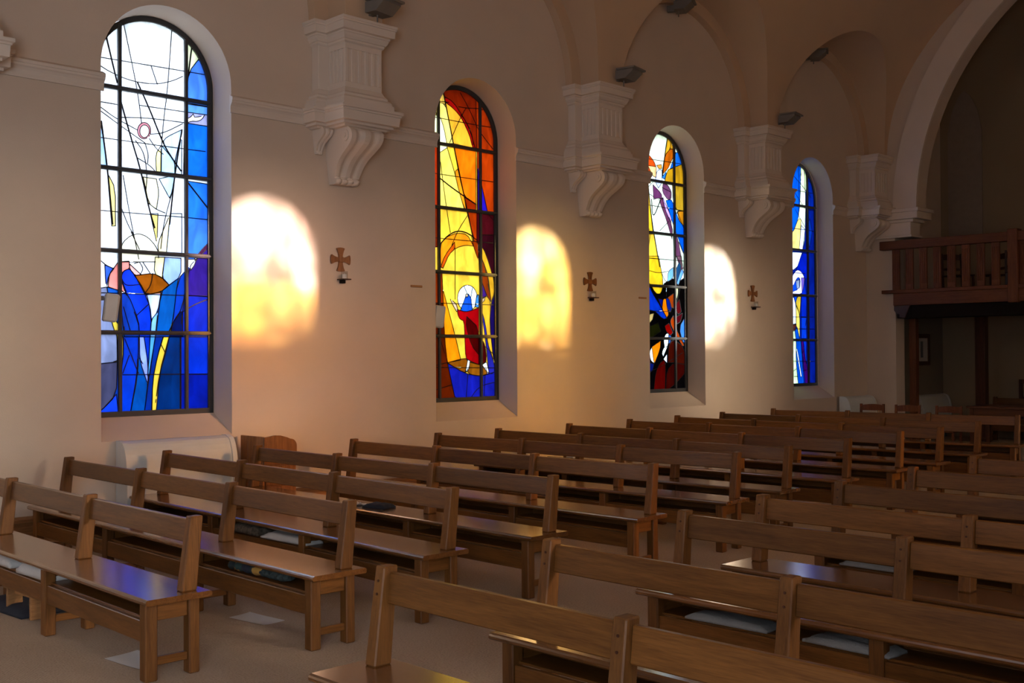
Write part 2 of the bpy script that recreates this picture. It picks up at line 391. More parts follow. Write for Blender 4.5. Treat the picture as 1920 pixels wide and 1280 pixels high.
struct(mk('baseboard_right', *cbox(XB, XE, YR, YR+.03, 0, .28, .005), W_PINE))

# ---------------------------------------------------------------- stained glass windows
# shapes: (colour, "x,z x,z ..." in millimetres from the window axis and the floor), painter-ordered; leads: (heavy, polyline)
GLASS_ART = [
  {"shapes":[
   ((237,245,255),"-700,900 700,900 700,5000 -700,5000"),
   ((153,199,255),"-514,3801 -448,3359 -612,3340 -612,3914"),
   ((217,230,178),"348,4704 492,4560 370,4392 342,4199 324,4401"),
   ((56,115,255),"492,4560 370,4392 338,4131 338,4088 701,4084 703,4643"),
   ((76,140,255),"323,4077 701,4084 701,4006 323,3997"),
   ((140,140,191),"323,3997 701,4006 701,3892 323,3890"),
   ((15,92,242),"323,3890 701,3892 699,3370 312,3379"),
   ((255,250,242),"416,3989 431,3960 491,3974 540,3999 510,3951 462,3924 397,3918 337,3884 338,3926 388,3954"),
   ((184,214,255),"95,3673 140,3729 300,3822 221,3495 176,3549"),
   ((158,204,255),"86,3638 176,3549 221,3495 221,3386 82,3378"),
   ((191,219,255),"221,3495 295,3784 294,3377 221,3386"),
   ((255,237,128),"24,3547 81,3637 77,3378 32,3381"),
   ((255,224,115),"-448,3319 -372,3181 -372,2833 -407,2830"),
   ((26,102,250),"322,3329 699,3317 698,2969 321,2972"),
   ((41,107,242),"321,2972 698,2969 698,2587 357,2567"),
   ((178,217,255),"59,3317 166,3144 193,3206 221,3369"),
   ((255,242,178),"-47,3074 32,3023 59,3184 32,3314 -100,3317"),
   ((230,128,140),"-24,3765 -28,3738 -39,3713 -57,3693 -79,3681 -102,3678 -123,3684 -141,3699 -152,3721 -156,3747 -152,3774 -141,3798 -123,3818 -102,3831 -79,3834 -57,3828 -39,3813 -28,3791"),
   ((255,255,255),"-39,3758 -42,3737 -51,3718 -63,3703 -79,3694 -95,3691 -110,3696 -123,3708 -131,3725 -134,3745 -131,3765 -123,3784 -110,3799 -95,3809 -78,3811 -63,3806 -50,3795 -42,3778"),
   ((255,217,102),"-31,2978 48,2985 38,2691"),
   ((255,235,166),"45,2699 130,2896 173,2996 133,2609 53,2617"),
   ((199,219,255),"173,2996 294,3006 294,2619 133,2609"),
   ((255,247,204),"-321,2620 -299,2691 -221,2759 -139,2781 -56,2755 19,2682 53,2617 53,2525 -342,2503 -342,2596"),
   ((64,15,51),"506,2673 624,2788 624,2582 426,2570"),
   ((8,51,178),"-710,2017 -431,2023 -343,2225 319,2217 623,2211 620,963 -711,1026"),
   ((107,117,153),"-710,2212 -454,2267 -415,2023 -359,1871 -355,1578 -710,1544"),
   ((51,51,76),"-710,1544 -355,1578 -365,1271 -518,1123 -711,1086"),
   ((13,51,242),"-518,1123 -365,1279 -339,1055 -619,1067"),
   ((128,158,247),"116,2573 285,2573 284,2401 163,2308 86,2371"),
   ((255,237,153),"19,2568 116,2573 90,2371 7,2412"),
   ((41,18,128),"443,2571 624,2738 623,2211 319,2217 376,2508"),
   ((242,242,255),"381,2508 447,2573 426,2513 386,2463"),
   ((4,31,184),"319,2217 623,2211 622,1833 275,1846"),
   ((4,36,189),"275,1814 622,1817 621,1447 274,1453"),
   ((3,18,128),"274,1453 621,1452 620,1012 273,1028"),
   ((3,69,158),"78,2241 155,2307 276,2393 250,2367 197,1949 154,1845 26,1844"),
   ((8,51,191),"250,2367 376,2503 328,2226 270,2039 197,1949"),
   ((1,15,64),"197,1949 270,2055 301,2056 301,1814 162,1813"),
   ((173,189,255),"-65,2207 78,2241 44,2050 -24,1969 -37,2095"),
   ((107,173,250),"-24,1969 44,2050 18,1812 -32,1812"),
   ((64,153,230),"-32,1812 18,1812 -41,1442 -58,1442"),
   ((242,115,102),"-430,2391 -379,2455 -347,2503 -238,2517 -234,2447 -299,2420 -322,2362 -294,2289 -267,2228 -351,2241 -443,2268"),
   ((242,153,140),"-238,2493 -120,2395 -185,2384 -234,2444"),
   ((140,61,8),"-189,2384 -6,2415 95,2376 163,2308 78,2241 -70,2207 -131,2311"),
   ((5,41,204),"-319,2362 -296,2421 -238,2447 -189,2395 -87,2219 -32,2095 -20,1969 -32,1812 -140,1811 -148,1951 -283,2228"),
   ((31,76,217),"-474,2468 -387,2439 -438,2372 -454,2280 -465,2297"),
   ((3,64,166),"-454,2267 -332,2238 -287,2173 -290,1810 -319,1809 -415,2023"),
   ((5,43,153),"-332,2238 -251,2210 -148,1967 -140,1811 -290,1810"),
   ((4,41,178),"-295,1810 -148,1811 -154,1467 -239,1050 -349,1055 -344,1393 -300,1593"),
   ((0,56,140),"-157,1639 -50,1466 -67,1278 -100,1044 -239,1050 -165,1452"),
   ((115,133,235),"-140,1811 -94,1811 -55,1560 -55,1356 -137,1592"),
   ((5,38,191),"-94,1811 -32,1812 -55,1466 -55,1560"),
   ((3,33,128),"18,1812 102,1813 43,1638 -8,1402 -22,1041 -100,1044 -55,1356 -41,1466"),
   ((0,31,84),"159,1813 283,1814 282,1027 0,1040 59,1464"),
   ((242,191,46),"97,1813 162,1813 124,1654 63,1464 20,1039 -19,1041 -8,1402 43,1638"),
   ((242,204,64),"137,1813 197,1957 176,1845"),
   ((242,199,51),"-418,1993 -372,1963 -319,1887 -300,1810 -300,1593 -344,1393 -351,1801 -391,1886"),
  ],"leads":[
   (0,"-612,4370 324,4392 683,4400"),
   (0,"-612,3965 -356,3962"),
   (0,"-133,3989 323,3997"),
   (0,"-339,3846 -37,3884 332,3891"),
   (0,"-612,3635 322,3635 681,3642"),
   (0,"-613,2965 321,2972"),
   (0,"-612,4338 -517,4296 -447,4263 -313,4222 -159,4202 34,4215 195,4273 305,4338"),
   (0,"-299,4763 -159,4150 -116,3826"),
   (0,"196,4817 150,4201 105,3875 86,3638"),
   (0,"-19,4381 43,4217"),
   (0,"-29,3731 104,3758 304,3879"),
   (0,"-612,3962 -514,3917 -381,3837 -160,3754"),
   (0,"-612,3930 -514,3881 -314,3765 -142,3674 -82,3641"),
   (0,"-82,3641 -47,3538 -56,3454"),
   (0,"-177,3653 -90,3549 -59,3338 -74,3187"),
   (0,"-38,3688 33,3598 104,3557"),
   (0,"-160,3491 -38,3439 32,3373"),
   (0,"-297,3311 -230,2926 -144,2539"),
   (0,"-348,3094 -255,2858 -195,2765"),
   (0,"193,3206 103,2887 76,2651"),
   (0,"-47,3074 32,3023 121,2997"),
   (1,"-480,4661 -455,4561 -355,4166"),
   (1,"408,4690 342,4199"),
   (1,"-156,4200 -37,3971 95,3673 176,3549 285,3418"),
   (1,"-327,4024 -229,3695 -125,3380 -39,3008 14,2847"),
   (1,"295,3809 221,3386 166,2892"),
   (1,"-506,3786 -448,3359 -399,2847"),
   (1,"349,3323 574,3080 679,2968"),
   (0,"-618,2211 577,2215"),
   (0,"-348,1458 283,1454"),
   (0,"-165,2013 -49,2118"),
   (0,"301,2056 443,2140 623,2203"),
   (0,"-284,1794 -149,1467"),
   (0,"77,1741 119,1662"),
   (0,"-239,1639 -304,1470"),
   (0,"-221,2790 -139,2632"),
   (0,"-139,2514 -98,2454 -131,2398"),
   (0,"-189,2496 -139,2514"),
   (0,"-106,2516 -32,2413"),
   (0,"-525,2516 -462,2466 -390,2439"),
   (0,"-6,2415 -23,2300 -87,2219"),
   (0,"-319,2365 -286,2297 -238,2288 -131,2304"),
   (0,"-295,2088 -222,1841"),
   (0,"-391,1579 -300,1609"),
  ]},
  {"shapes":[
   ((255,189,41),"-700,900 700,900 700,5000 -700,5000"),
   ((255,191,64),"-595,4837 -247,4780 -215,4600 -359,4545 -597,4508"),
   ((102,19,4),"-258,4770 -156,4981 350,5070 684,4653 778,4154 238,4138 204,4322 67,4491 -221,4667"),
   ((140,10,8),"-236,4689 -91,4645 67,4491 170,4352 268,4124 222,4136 169,4283 44,4471 -92,4569 -208,4615"),
   ((153,33,5),"278,4816 783,4721 778,4119 292,4127"),
   ((255,158,31),"-215,4621 -92,4569 44,4471 169,4283 226,4133 -94,4146 -171,4439"),
   ((255,217,89),"-380,4608 -215,4600 -160,4407 -94,4146 -195,4132 -239,4311 -293,4429 -359,4444"),
   ((255,255,178),"-403,4455 -355,4445 -293,4429 -239,4311 -195,4132 -189,4066 -330,3915 -405,4038"),
   ((184,43,5),"292,4127 778,4119 772,3376 287,3385"),
   ((31,15,153),"302,3913 462,3384 303,3387"),
   ((255,97,8),"-83,4105 273,4116 268,3453 83,3524 5,3751"),
   ((255,214,71),"-362,3977 -189,4083 -74,3802 -3,3580 78,3384 -333,3381"),
   ((255,128,15),"-74,3807 -24,3850 16,3752 88,3521 110,3370 73,3401 -3,3580"),
   ((128,26,3),"83,3521 273,3453 268,3367 110,3370"),
   ((166,33,8),"-513,4124 -357,4111 -319,3916 -322,3382 -518,3364"),
   ((102,23,4),"-518,3364 -315,3365 -303,2899 -521,2885"),
   ((158,38,5),"117,3362 284,3359 282,3023 224,3045"),
   ((56,8,13),"284,3359 772,3376 769,2952 281,2920"),
   ((255,128,13),"-308,2925 -214,3020 -47,3081 123,3080 225,2943 97,2947 -48,2907 -168,2819 -263,2650 -302,2666"),
   ((204,64,8),"-79,2971 -238,2797 -300,2661 -263,2650 -168,2819 -72,2893"),
   ((140,38,5),"196,3059 307,3012 305,2774 225,2943"),
   ((36,6,13),"315,3085 753,3117 747,2333 567,2373 516,2289"),
   ((255,168,26),"309,2985 394,2917 448,2819 518,2657 563,2549 572,2383 515,2279 467,2600 417,2707 313,2884"),
   ((140,43,8),"309,2893 417,2698 467,2563 515,2279 440,2351 321,2602"),
   ((51,20,102),"317,2607 445,2351 327,2297"),
   ((18,9,64),"515,2279 580,2374 747,2333 740,1346 561,1496 488,1993"),
   ((255,178,31),"309,2301 445,2351 510,2270 488,1993 556,1543 436,1809 339,2210"),
   ((26,26,128),"339,2210 417,2011 466,1718 566,1524 565,1395 471,1396 416,1828"),
   ((255,122,8),"-269,2409 -67,1824 10,1565 -204,1536 -245,1823"),
   ((235,255,255),"285,2314 274,2259 246,2210 202,2174 149,2153 93,2152 41,2169 -1,2204 -28,2250 -38,2304 -28,2358 0,2407 43,2443 95,2464 151,2467 204,2450 247,2416 275,2369"),
   ((15,64,184),"7,2160 68,2275 100,2344 137,2362 181,2315 190,2242 205,2167 92,2142"),
   ((51,128,217),"244,2208 275,2354 310,2355 309,2200"),
   ((191,166,128),"135,2342 128,2328 113,2321 97,2327 91,2340 97,2355 113,2361 128,2356"),
   ((153,4,9),"-41,2168 92,2142 205,2167 309,2200 304,1508 161,1551 88,1588 78,1825 67,2032 -1,2054 -34,2107"),
   ((56,3,4),"111,2087 307,1954 305,1626 187,1735 98,1969"),
   ((56,3,5),"306,1827 403,1773 439,1567 384,1509 304,1508"),
   ((217,173,128),"-152,2289 -64,2239 -29,2164 -53,2142 -114,2223"),
   ((217,173,128),"327,2283 420,2337 402,2285 339,2243"),
   ((71,17,3),"-472,2591 -280,2596 -245,1823 -204,1536 -60,1021 -481,1036"),
   ((122,31,5),"-471,2608 -280,2596 -261,2229 -474,2223"),
   ((128,59,8),"-204,1536 93,1591 117,1555 136,1537 111,1443 63,1408"),
   ((140,69,10),"151,1540 304,1508 384,1506 433,1443 438,1391 333,1368 160,1389 107,1436"),
   ((242,242,230),"124,1568 161,1555 136,1443 82,1415"),
   ((242,242,230),"354,1510 434,1538 476,1402 433,1421"),
   ((15,19,128),"-204,1534 75,1404 333,1364 471,1391 741,1457 737,992 -60,1021"),
  ],"leads":[
   (0,"-467,4602 -358,4615 -159,4626"),
   (0,"-468,4420 275,4418 682,4433"),
   (0,"114,4601 -2,4430 -151,4147"),
   (0,"-297,3902 -211,3392 -146,3078"),
   (0,"128,3303 -33,3103 -125,2928"),
   (0,"-515,3757 282,3756 677,3758"),
   (0,"-477,3000 671,3001"),
   (0,"23,4774 160,4608 275,4436 310,4372 559,4162"),
   (0,"-1,4600 114,4601 300,4626 394,4623"),
   (0,"457,3366 576,3271 673,3226"),
   (1,"-269,4810 -160,4407 -94,4146 61,3587 230,3003"),
   (1,"-320,3715 -98,3605 268,3453"),
   (1,"-314,2924 -191,3041 -56,3105 81,3107 207,3061"),
   (0,"-72,2896 -76,2288"),
   (0,"-474,2236 747,2240"),
   (0,"-478,1483 741,1461"),
   (0,"-480,1193 -353,1228 -130,1272"),
   (0,"123,1393 84,1016"),
   (0,"408,1379 380,1005"),
   (0,"133,1068 282,1227 458,1277 740,1299"),
   (0,"70,2446 123,2358"),
   (0,"204,2433 178,2314"),
   (0,"-478,1490 -204,1536"),
   (0,"-349,1910 -246,1646"),
   (0,"398,1736 562,1626"),
  ]},
  {"shapes":[
   ((219,237,204),"-700,900 700,900 700,5000 -700,5000"),
   ((255,184,26),"-479,4180 -289,4168 -243,3939 -194,3543 -156,3345 -488,3320"),
   ((255,189,41),"-488,3320 -143,3346 -7,2867 -494,2842"),
   ((204,56,13),"-422,4551 -285,4502 -131,4404 -72,4310 -79,4149 -187,4213 -425,4269"),
   ((255,173,102),"-266,4318 -77,4323 -79,4166 -160,4182"),
   ((191,76,8),"355,4631 257,4625 144,4522 87,4379 58,4220 197,4321 288,4454 388,4587"),
   ((242,168,26),"189,4783 264,4759 262,4626 130,4517"),
   ((230,153,26),"264,4742 355,4631 262,4626"),
   ((15,97,242),"388,4587 439,4593 682,4484 428,4390 253,4327 287,4403"),
   ((26,107,242),"177,4291 118,4162 52,4186"),
   ((191,128,15),"225,4324 428,4390 682,4484 677,4101 112,4111 183,4288"),
   ((184,133,23),"301,4114 735,4107 731,3758 414,3722 317,3859"),
   ((191,107,13),"414,3722 731,3767 727,3479 475,3555"),
   ((255,140,38),"-64,4345 46,4371 59,4315 -10,4297"),
   ((184,199,255),"-51,4282 59,4295 56,4105 -27,4020 -107,4113"),
   ((84,36,71),"-154,4057 41,3951 59,3873 -42,3875 -142,3845"),
   ((84,43,71),"78,4099 200,4089 283,3992 267,3885 192,3869 63,3970"),
   ((84,38,64),"-20,3857 62,3882 304,3481 285,3300 174,3539"),
   ((191,140,224),"60,3922 278,3616 266,3538 129,3722"),
   ((5,82,242),"145,3856 267,3885 320,3825 475,3555 727,3479 720,2887 578,3087 410,3369 327,3500"),
   ((84,43,69),"312,3370 432,3336 547,2878 481,2875 323,3175"),
   ((217,235,191),"432,3336 493,3203 578,3087 720,2904 718,2713 547,2878"),
   ((242,178,20),"-434,3012 -31,3036 78,2642 10,2493 -108,2489 -437,2669"),
   ((5,4,5),"-438,2660 -259,2656 -108,2492 10,2493 77,2639 149,2674 294,2740 381,2660 831,2869 807,1008 -455,1045"),
   ((102,173,242),"189,2828 311,2891 309,2733 172,2674"),
   ((20,64,107),"330,2809 464,2988 507,2889 387,2666 329,2717"),
   ((82,148,242),"507,2880 566,2842 431,2639 387,2661"),
   ((102,64,76),"392,3061 509,3068 531,2890 464,2988"),
   ((5,31,140),"-438,2617 -246,2591 -192,2507 8,2304 149,2146 57,2127 -166,2265 -443,2207"),
   ((4,13,89),"-53,2424 66,2411 36,2284"),
   ((230,242,255),"128,2597 157,2598 142,2515"),
   ((153,46,5),"175,2446 315,2511 312,2291 249,2311"),
   ((255,102,3),"61,2419 132,2430 151,2308 193,2204 149,2155 31,2284"),
   ((5,20,102),"132,2430 193,2441 266,2311 236,2236 159,2287"),
   ((230,230,153),"345,2588 430,2600 414,2475 342,2363"),
   ((84,10,15),"377,2364 454,2427 499,2246 419,2205 362,2278"),
   ((71,8,15),"375,2169 529,2229 483,2103 388,2062"),
   ((153,122,64),"-443,2172 -251,2194 -148,2213 -196,2091 -445,1984"),
   ((15,15,4),"-445,1967 -253,2018 -57,2076 4,1952 -255,1840 -447,1830"),
   ((115,5,3),"99,2032 200,2072 291,1937 226,1892 127,1956"),
   ((191,51,5),"229,2113 305,2188 350,2012 567,1743 511,1743 257,2025"),
   ((56,128,242),"440,2010 612,2195 823,2218 817,1748 547,1756"),
   ((242,255,255),"126,1921 189,1922 173,1746 95,1707 68,1833"),
   ((242,255,255),"158,1729 57,1585 23,1638 81,1728"),
   ((230,242,255),"59,1550 148,1627 147,1492"),
   ((255,115,8),"-206,1728 3,1819 -16,1693 -147,1489 -175,1555"),
   ((242,255,255),"-262,1656 -206,1728 -175,1555 -153,1489 -236,1535"),
   ((31,76,166),"189,1904 247,1887 231,1778 188,1778"),
   ((5,13,64),"-450,1523 -258,1504 -156,1482 -205,1357 -452,1360"),
   ((61,4,3),"-21,1498 79,1536 112,1466 93,1081 -172,1088 -121,1364"),
   ((38,5,3),"140,1395 314,1499 603,1461 601,1353 334,1181 108,1081"),
   ((51,10,4),"313,1835 552,1729 603,1470 314,1499 164,1500 196,1781"),
  ],"leads":[
   (0,"-424,4410 -144,4419 509,4433"),
   (0,"-431,3752 -272,3756 557,3743"),
   (0,"-440,2993 634,3000"),
   (0,"-296,3984 -161,4090"),
   (0,"-6,3403 216,3559"),
   (0,"-244,3914 -163,3897 -110,3852"),
   (0,"315,3653 500,3746"),
   (0,"387,3771 583,3468"),
   (0,"-435,3440 -236,3406"),
   (0,"-266,3137 -223,3356"),
   (0,"56,4037 277,3991"),
   (1,"-269,4070 -194,3543 -12,2883"),
   (1,"-191,3844 -167,3545 26,3865"),
   (1,"189,4766 122,4502 71,4208"),
   (0,"-434,2995 622,2999"),
   (0,"-436,2840 -244,2816 -48,2790 194,2829"),
   (0,"-442,2241 231,2243"),
   (0,"-452,1343 -64,1415 516,1640"),
   (0,"37,2795 107,2684 192,2670"),
   (0,"148,2519 132,2430"),
   (0,"468,2584 377,2350"),
  ]},
  {"shapes":[
   ((3,18,102),"-700,900 700,900 700,5000 -700,5000"),
   ((3,71,217),"-400,4457 -133,4603 76,4812 172,4790 113,4122 61,3906 -117,3639 -414,3576"),
   ((204,224,173),"156,4788 275,4751 298,4173 272,3591 181,3364 -418,3326 -414,3576 -118,3634 61,3901 107,4121"),
   ((224,189,92),"61,3901 151,3888 85,3375 -418,3326 -414,3576 -118,3634"),
   ((204,219,255),"149,3786 274,3728 181,3364 85,3375"),
   ((191,217,153),"275,4733 354,4588 334,4407 282,4393"),
   ((3,26,128),"331,4586 759,4459 753,4111 306,4088"),
   ((3,20,107),"296,4070 752,4076 746,3712 277,3711"),
   ((4,33,128),"284,3745 434,3928 513,3694 416,3430"),
   ((204,224,255),"-419,3310 170,3329 -17,3023 -423,3028"),
   ((4,20,153),"170,3329 326,3322 319,2895 173,2889 -17,3023"),
   ((199,194,255),"-293,2808 -104,2952 0,3034 138,3010 248,2905 210,2738 132,2616 -296,2601"),
   ((10,51,199),"-294,2718 -124,2746 -20,2874 50,2909 108,2871 88,2711 -296,2619"),
   ((102,115,140),"-34,2843 84,2870 82,2729 -9,2707"),
   ((89,64,153),"136,2900 248,2905 203,2719 157,2662"),
   ((204,214,242),"-297,2565 -110,2580 -44,2455 -39,2124 -304,2087"),
   ((204,161,36),"3,2580 121,2584 81,2272 -50,2451"),
   ((224,184,66),"-33,2455 81,2272 74,1865 1,2052 -46,2091"),
   ((10,51,191),"-110,2571 3,2580 -50,2451"),
   ((64,26,20),"-304,2087 -32,2113 -85,1996 -306,1997"),
   ((189,219,153),"-306,1997 -85,2000 -43,1836 -40,1618 13,1090 -320,1098"),
   ((3,56,173),"-85,2000 1,2052 74,1865 108,1837 200,1086 13,1090 -59,1528 -37,1837"),
   ((224,230,255),"-45,1713 -5,1695 126,1230 91,1231"),
   ((41,6,71),"112,1852 178,1852 387,1082 246,1085"),
   ((4,33,173),"178,1852 294,1853 286,1415 236,1553"),
   ((3,26,158),"132,2616 210,2738 248,2905 307,2612 293,2243 125,2240"),
   ((5,41,178),"125,2231 293,2234 287,1875 130,1874"),
  ],"leads":[
   (0,"-402,4349 -137,4367 557,4369"),
   (0,"-412,3708 -132,3722 546,3723"),
   (0,"-70,4602 295,4411 473,4292"),
   (0,"-106,4371 274,4085"),
   (0,"-32,4041 284,3762"),
   (0,"92,4780 62,3914"),
   (0,"306,4071 310,3372"),
   (0,"-290,2971 260,2979"),
   (0,"-302,2231 712,2248"),
   (0,"-305,2037 708,2037"),
   (0,"-314,1497 698,1482"),
   (0,"-130,1329 -44,1364"),
   (0,"-115,1238 -12,1236"),
   (0,"132,1618 203,1673"),
   (0,"162,1325 285,1341"),
   (0,"300,2244 263,2096"),
  ]},
]
CELL = .006
def inpoly(px, py, poly):
    r = np.zeros(px.shape, bool); n = len(poly); j = n-1
    for i in range(n):
        xi, yi = poly[i]; xj, yj = poly[j]
        if yi != yj:
            c_ = ((yi > py) != (yj > py)) & (px < (xj-xi)*(py-yi)/(yj-yi)+xi); r ^= c_
        j = i
    return r
def resample(pts, step, closed=False):
    P_ = [np.array(p, float) for p in pts]
    if closed: P_ = P_+[P_[0]]
    out = [P_[0]]
    for a, b in zip(P_, P_[1:]):
        L_ = np.hypot(*(b-a)); n = max(1, int(L_/step))
        out += [a+(b-a)*k/n for k in range(1, n+1)]
    return out
def smooth_line(pts, it=2):
    if len(pts) < 3: return pts
    for _ in range(it):
        q_ = [pts[0]]
        for a, b in zip(pts, pts[1:]):
            q_ += [(a[0]*.75+b[0]*.25, a[1]*.75+b[1]*.25), (a[0]*.25+b[0]*.75, a[1]*.25+b[1]*.75)]
        q_.append(pts[-1]); pts = q_
    return pts
def smooth_closed(pts):
    "one round of corner cutting on wide angles, sharp corners stay"
    n = len(pts); out = []
    for i in range(n):
        a, b, c_ = np.array(pts[i-1]), np.array(pts[i]), np.array(pts[(i+1) % n])
        u, v = a-b, c_-b; lu, lv = np.hypot(*u), np.hypot(*v)
        if lu > 0 and lv > 0 and u@v/(lu*lv) < -.3 and min(lu, lv) > .01: out += [tuple(b+u*.22), tuple(b+v*.22)]
        else: out.append(tuple(b))
    return out
def dp(pts, eps):
    if len(pts) < 3: return pts
    a, b = np.array(pts[0]), np.array(pts[-1]); d = b-a; L_ = np.hypot(*d)
    q_ = np.array(pts)-a
    dist = np.abs(q_[:, 0]*d[1]-q_[:, 1]*d[0])/L_ if L_ > 1e-9 else np.hypot(q_[:, 0], q_[:, 1])
    i = int(dist.argmax())
    if dist[i] < eps: return [pts[0], pts[-1]]
    return dp(pts[:i+1], eps)[:-1]+dp(pts[i:], eps)
BARS = (4.115, 3.365, 2.605, 1.85)
def window(name, xc, yg, s, shapes, leads, mat):
    "shapes: painter-ordered (polygon, colour); leads: (polyline, heavy). Pieces between leads, bars and colour edges become panes"
    root = struct(empty(name, (xc, yg, ZSG)))
    x0, z0 = -.62, 1.06; nx, nz = int(1.24/CELL)+1, int(3.82/CELL)+1
    gx, gz = np.meshgrid(x0+(np.arange(nx)+.5)*CELL, z0+(np.arange(nz)+.5)*CELL)
    r_in = HWG-.028
    inside = (gz > ZSG+.04) & (np.abs(gx) < r_in) & ((gz < ZSP) | (gx**2+(gz-ZSP)**2 < r_in**2))
    lab = np.full(gx.shape, -1)
    polys = []
    for k, (poly, col) in enumerate(shapes):
        poly = smooth_closed(poly) if k else poly; polys.append(poly)
        lab[inpoly(gx, gz, poly)] = k
    lab[~inside] = -1
    barrier = np.zeros(gx.shape, bool)
    def cell(p): return int((p[0]-x0)/CELL), int((p[1]-z0)/CELL)
    lines = [(smooth_line(p), w_) for p, w_ in leads]
    grid = [([(-.7, z), (.7, z)], 9) for z in BARS]+[([(x, 0), (x, 5)], 9) for x in (-.335, .335)]
    for p, w_ in lines+grid:
        for q_ in resample(p, CELL*.45):
            i, j = cell(q_)
            if 0 <= i < nx and 0 <= j < nz: barrier[j, i] = True
    comp = np.full(gx.shape, -1); free = inside & ~barrier; cid = 0; colour = []
    labl = lab.tolist(); fl = free.tolist(); cl = comp.tolist()
    for j in range(nz):
        for i in range(nx):
            if fl[j][i] and cl[j][i] < 0:
                L_ = labl[j][i]; st = [(j, i)]; cl[j][i] = cid; cells = [(j, i)]
                while st:
                    a, b = st.pop()
                    for c_, d_ in ((a+1, b), (a-1, b), (a, b+1), (a, b-1)):
                        if 0 <= c_ < nz and 0 <= d_ < nx and fl[c_][d_] and cl[c_][d_] < 0 and labl[c_][d_] == L_:
                            cl[c_][d_] = cid; st.append((c_, d_)); cells.append((c_, d_))
                if len(cells) < 30:
                    for a, b in cells: cl[a][b] = -3
                else: colour.append(shapes[L_][1]); cid += 1
    comp = np.array(cl); comp[comp == -3] = -1
    for _ in range(8):                                   # hand the lead cells to their neighbours
        hole = inside & (comp < 0)
        if not hole.any(): break
        for dj, di in ((0, 1), (0, -1), (1, 0), (-1, 0)):
            sh = np.roll(np.roll(comp, dj, 0), di, 1); take = hole & (comp < 0) & (sh >= 0); comp[take] = sh[take]
    for c_ in range(cid):
        msk = comp == c_
        js, is_ = np.nonzero(msk)
        if len(js) < 20: continue
        pad = np.pad(msk, 1); nxt = {}
        for j, i in zip(js.tolist(), is_.tolist()):
            if not pad[j, i+1]: nxt.setdefault((i, j), []).append((i+1, j))
            if not pad[j+1, i+2]: nxt.setdefault((i+1, j), []).append((i+1, j+1))
            if not pad[j+2, i+1]: nxt.setdefault((i+1, j+1), []).append((i, j+1))
            if not pad[j+1, i]: nxt.setdefault((i, j+1), []).append((i, j))
        loops = []
        while nxt:
            a = next(iter(nxt)); lp = [a]; cur = a
            while True:
                lst = nxt.get(cur)
                if not lst: break
                b = lst.pop()
                if not lst: del nxt[cur]
                if b == a: break
                lp.append(b); cur = b
            if len(lp) > 7: loops.append(lp)
        rings = []
        for lp in loops:
            far = max(range(len(lp)), key=lambda k: (lp[k][0]-lp[0][0])**2+(lp[k][1]-lp[0][1])**2)
            q_ = dp(lp[:far+1], .95)[:-1]+dp(lp[far:]+[lp[0]], .95)[:-1]
            if len(q_) >= 3: rings.append([(x0+a*CELL, z0+b*CELL-ZSG) for a, b in q_])
        if not rings: continue
        flat = [p for r in rings for p in r]; n = len(flat)
        tri = tessellate_polygon([[Vector((a, b, 0)) for a, b in r] for r in rings])
        v = [(a, -.002, b) for a, b in flat]+[(a, .002, b) for a, b in flat]
        f = [tuple(t) for t in tri]+[tuple(n+k for k in t[::-1]) for t in tri]
        pn = mk('pane', v, f, mat, root); col = colour[c_]; pn.color = tuple(x**1.8*(.33+.24*min(col)) for x in col)+(1,) if s > 0 else tuple(x*.8 for x in col)+(1,)
    # lead cames: flat bars over every colour edge and every lead line
    lm = MB()
    def bar(a, b, w_, t_):
        d = np.array(b)-np.array(a); L_ = np.hypot(*d)
        if L_ < 1e-6: return
        d = d/L_; nrm = np.array((-d[1], d[0]))*w_/2; a = np.array(a)-d*w_*.3; b = np.array(b)+d*w_*.3
        q_ = [a-nrm, b-nrm, b+nrm, a+nrm]
        v = [(p[0], y, p[1]-ZSG) for y in (-t_, t_) for p in q_]
        lm.add(v, [(0, 1, 2, 3), (7, 6, 5, 4), (0, 4, 5, 1), (1, 5, 6, 2), (2, 6, 7, 3), (3, 7, 4, 0)])
    def at(arr, p):
        i, j = cell(p); return arr[j, i] if 0 <= i < nx and 0 <= j < nz else -1
    for k, poly in enumerate(polys):
        if k == 0: continue
        pts = resample(poly, .03, True); ar = sum(a[0]*b[1]-b[0]*a[1] for a, b in zip(poly, poly[1:]+poly[:1])); sg = 1 if ar > 0 else -1
        for a, b in zip(pts, pts[1:]):
            mid = (a+b)/2; d = b-a; L_ = np.hypot(*d)
            if L_ < 1e-6: continue
            nin = np.array((-d[1], d[0]))/L_*sg
            if at(lab, mid+nin*.012) == k and at(lab, mid-nin*.012) not in (-1,): bar(a, b, .0075, .004)
    for p, w_ in lines:
        pts = resample(p, .05)
        for a, b in zip(pts, pts[1:]):
            if at(inside, (a+b)/2) == True: bar(a, b, .0125 if w_ else .0078, .007 if w_ else .004)
    lm.build('lead_came', LEAD, root)
    # iron frame, mullions, transoms
    def arcpts(r): return [(-r, 0)]+[(-r*math.cos(math.pi*k/NSEG), ZSP-ZSG+r*math.sin(math.pi*k/NSEG)) for k in range(NSEG+1)]+[(r, 0)]
    for nm, ro, ri, t0, t1 in (('frame', HWG+.004, HWG-.045, -.024, .03),):
        A_ = arcpts(ro); B_ = [(x, max(z, .05)) for x, z in arcpts(ri)]; n = len(A_); v = []
        for y in (t0, t1): v += [(x, y*s, z) for x, z in A_]+[(x, y*s, z) for x, z in B_]
        f = []
        for k in range(n):
            k2 = (k+1) % n
            f += [(k, k2, n+k2, n+k), (2*n+k, 3*n+k, 3*n+k2, 2*n+k2), (n+k, n+k2, 3*n+k2, 3*n+k), (k, 2*n+k, 2*n+k2, k2)]
        fixn(mk(nm, v, f, IRON, root))
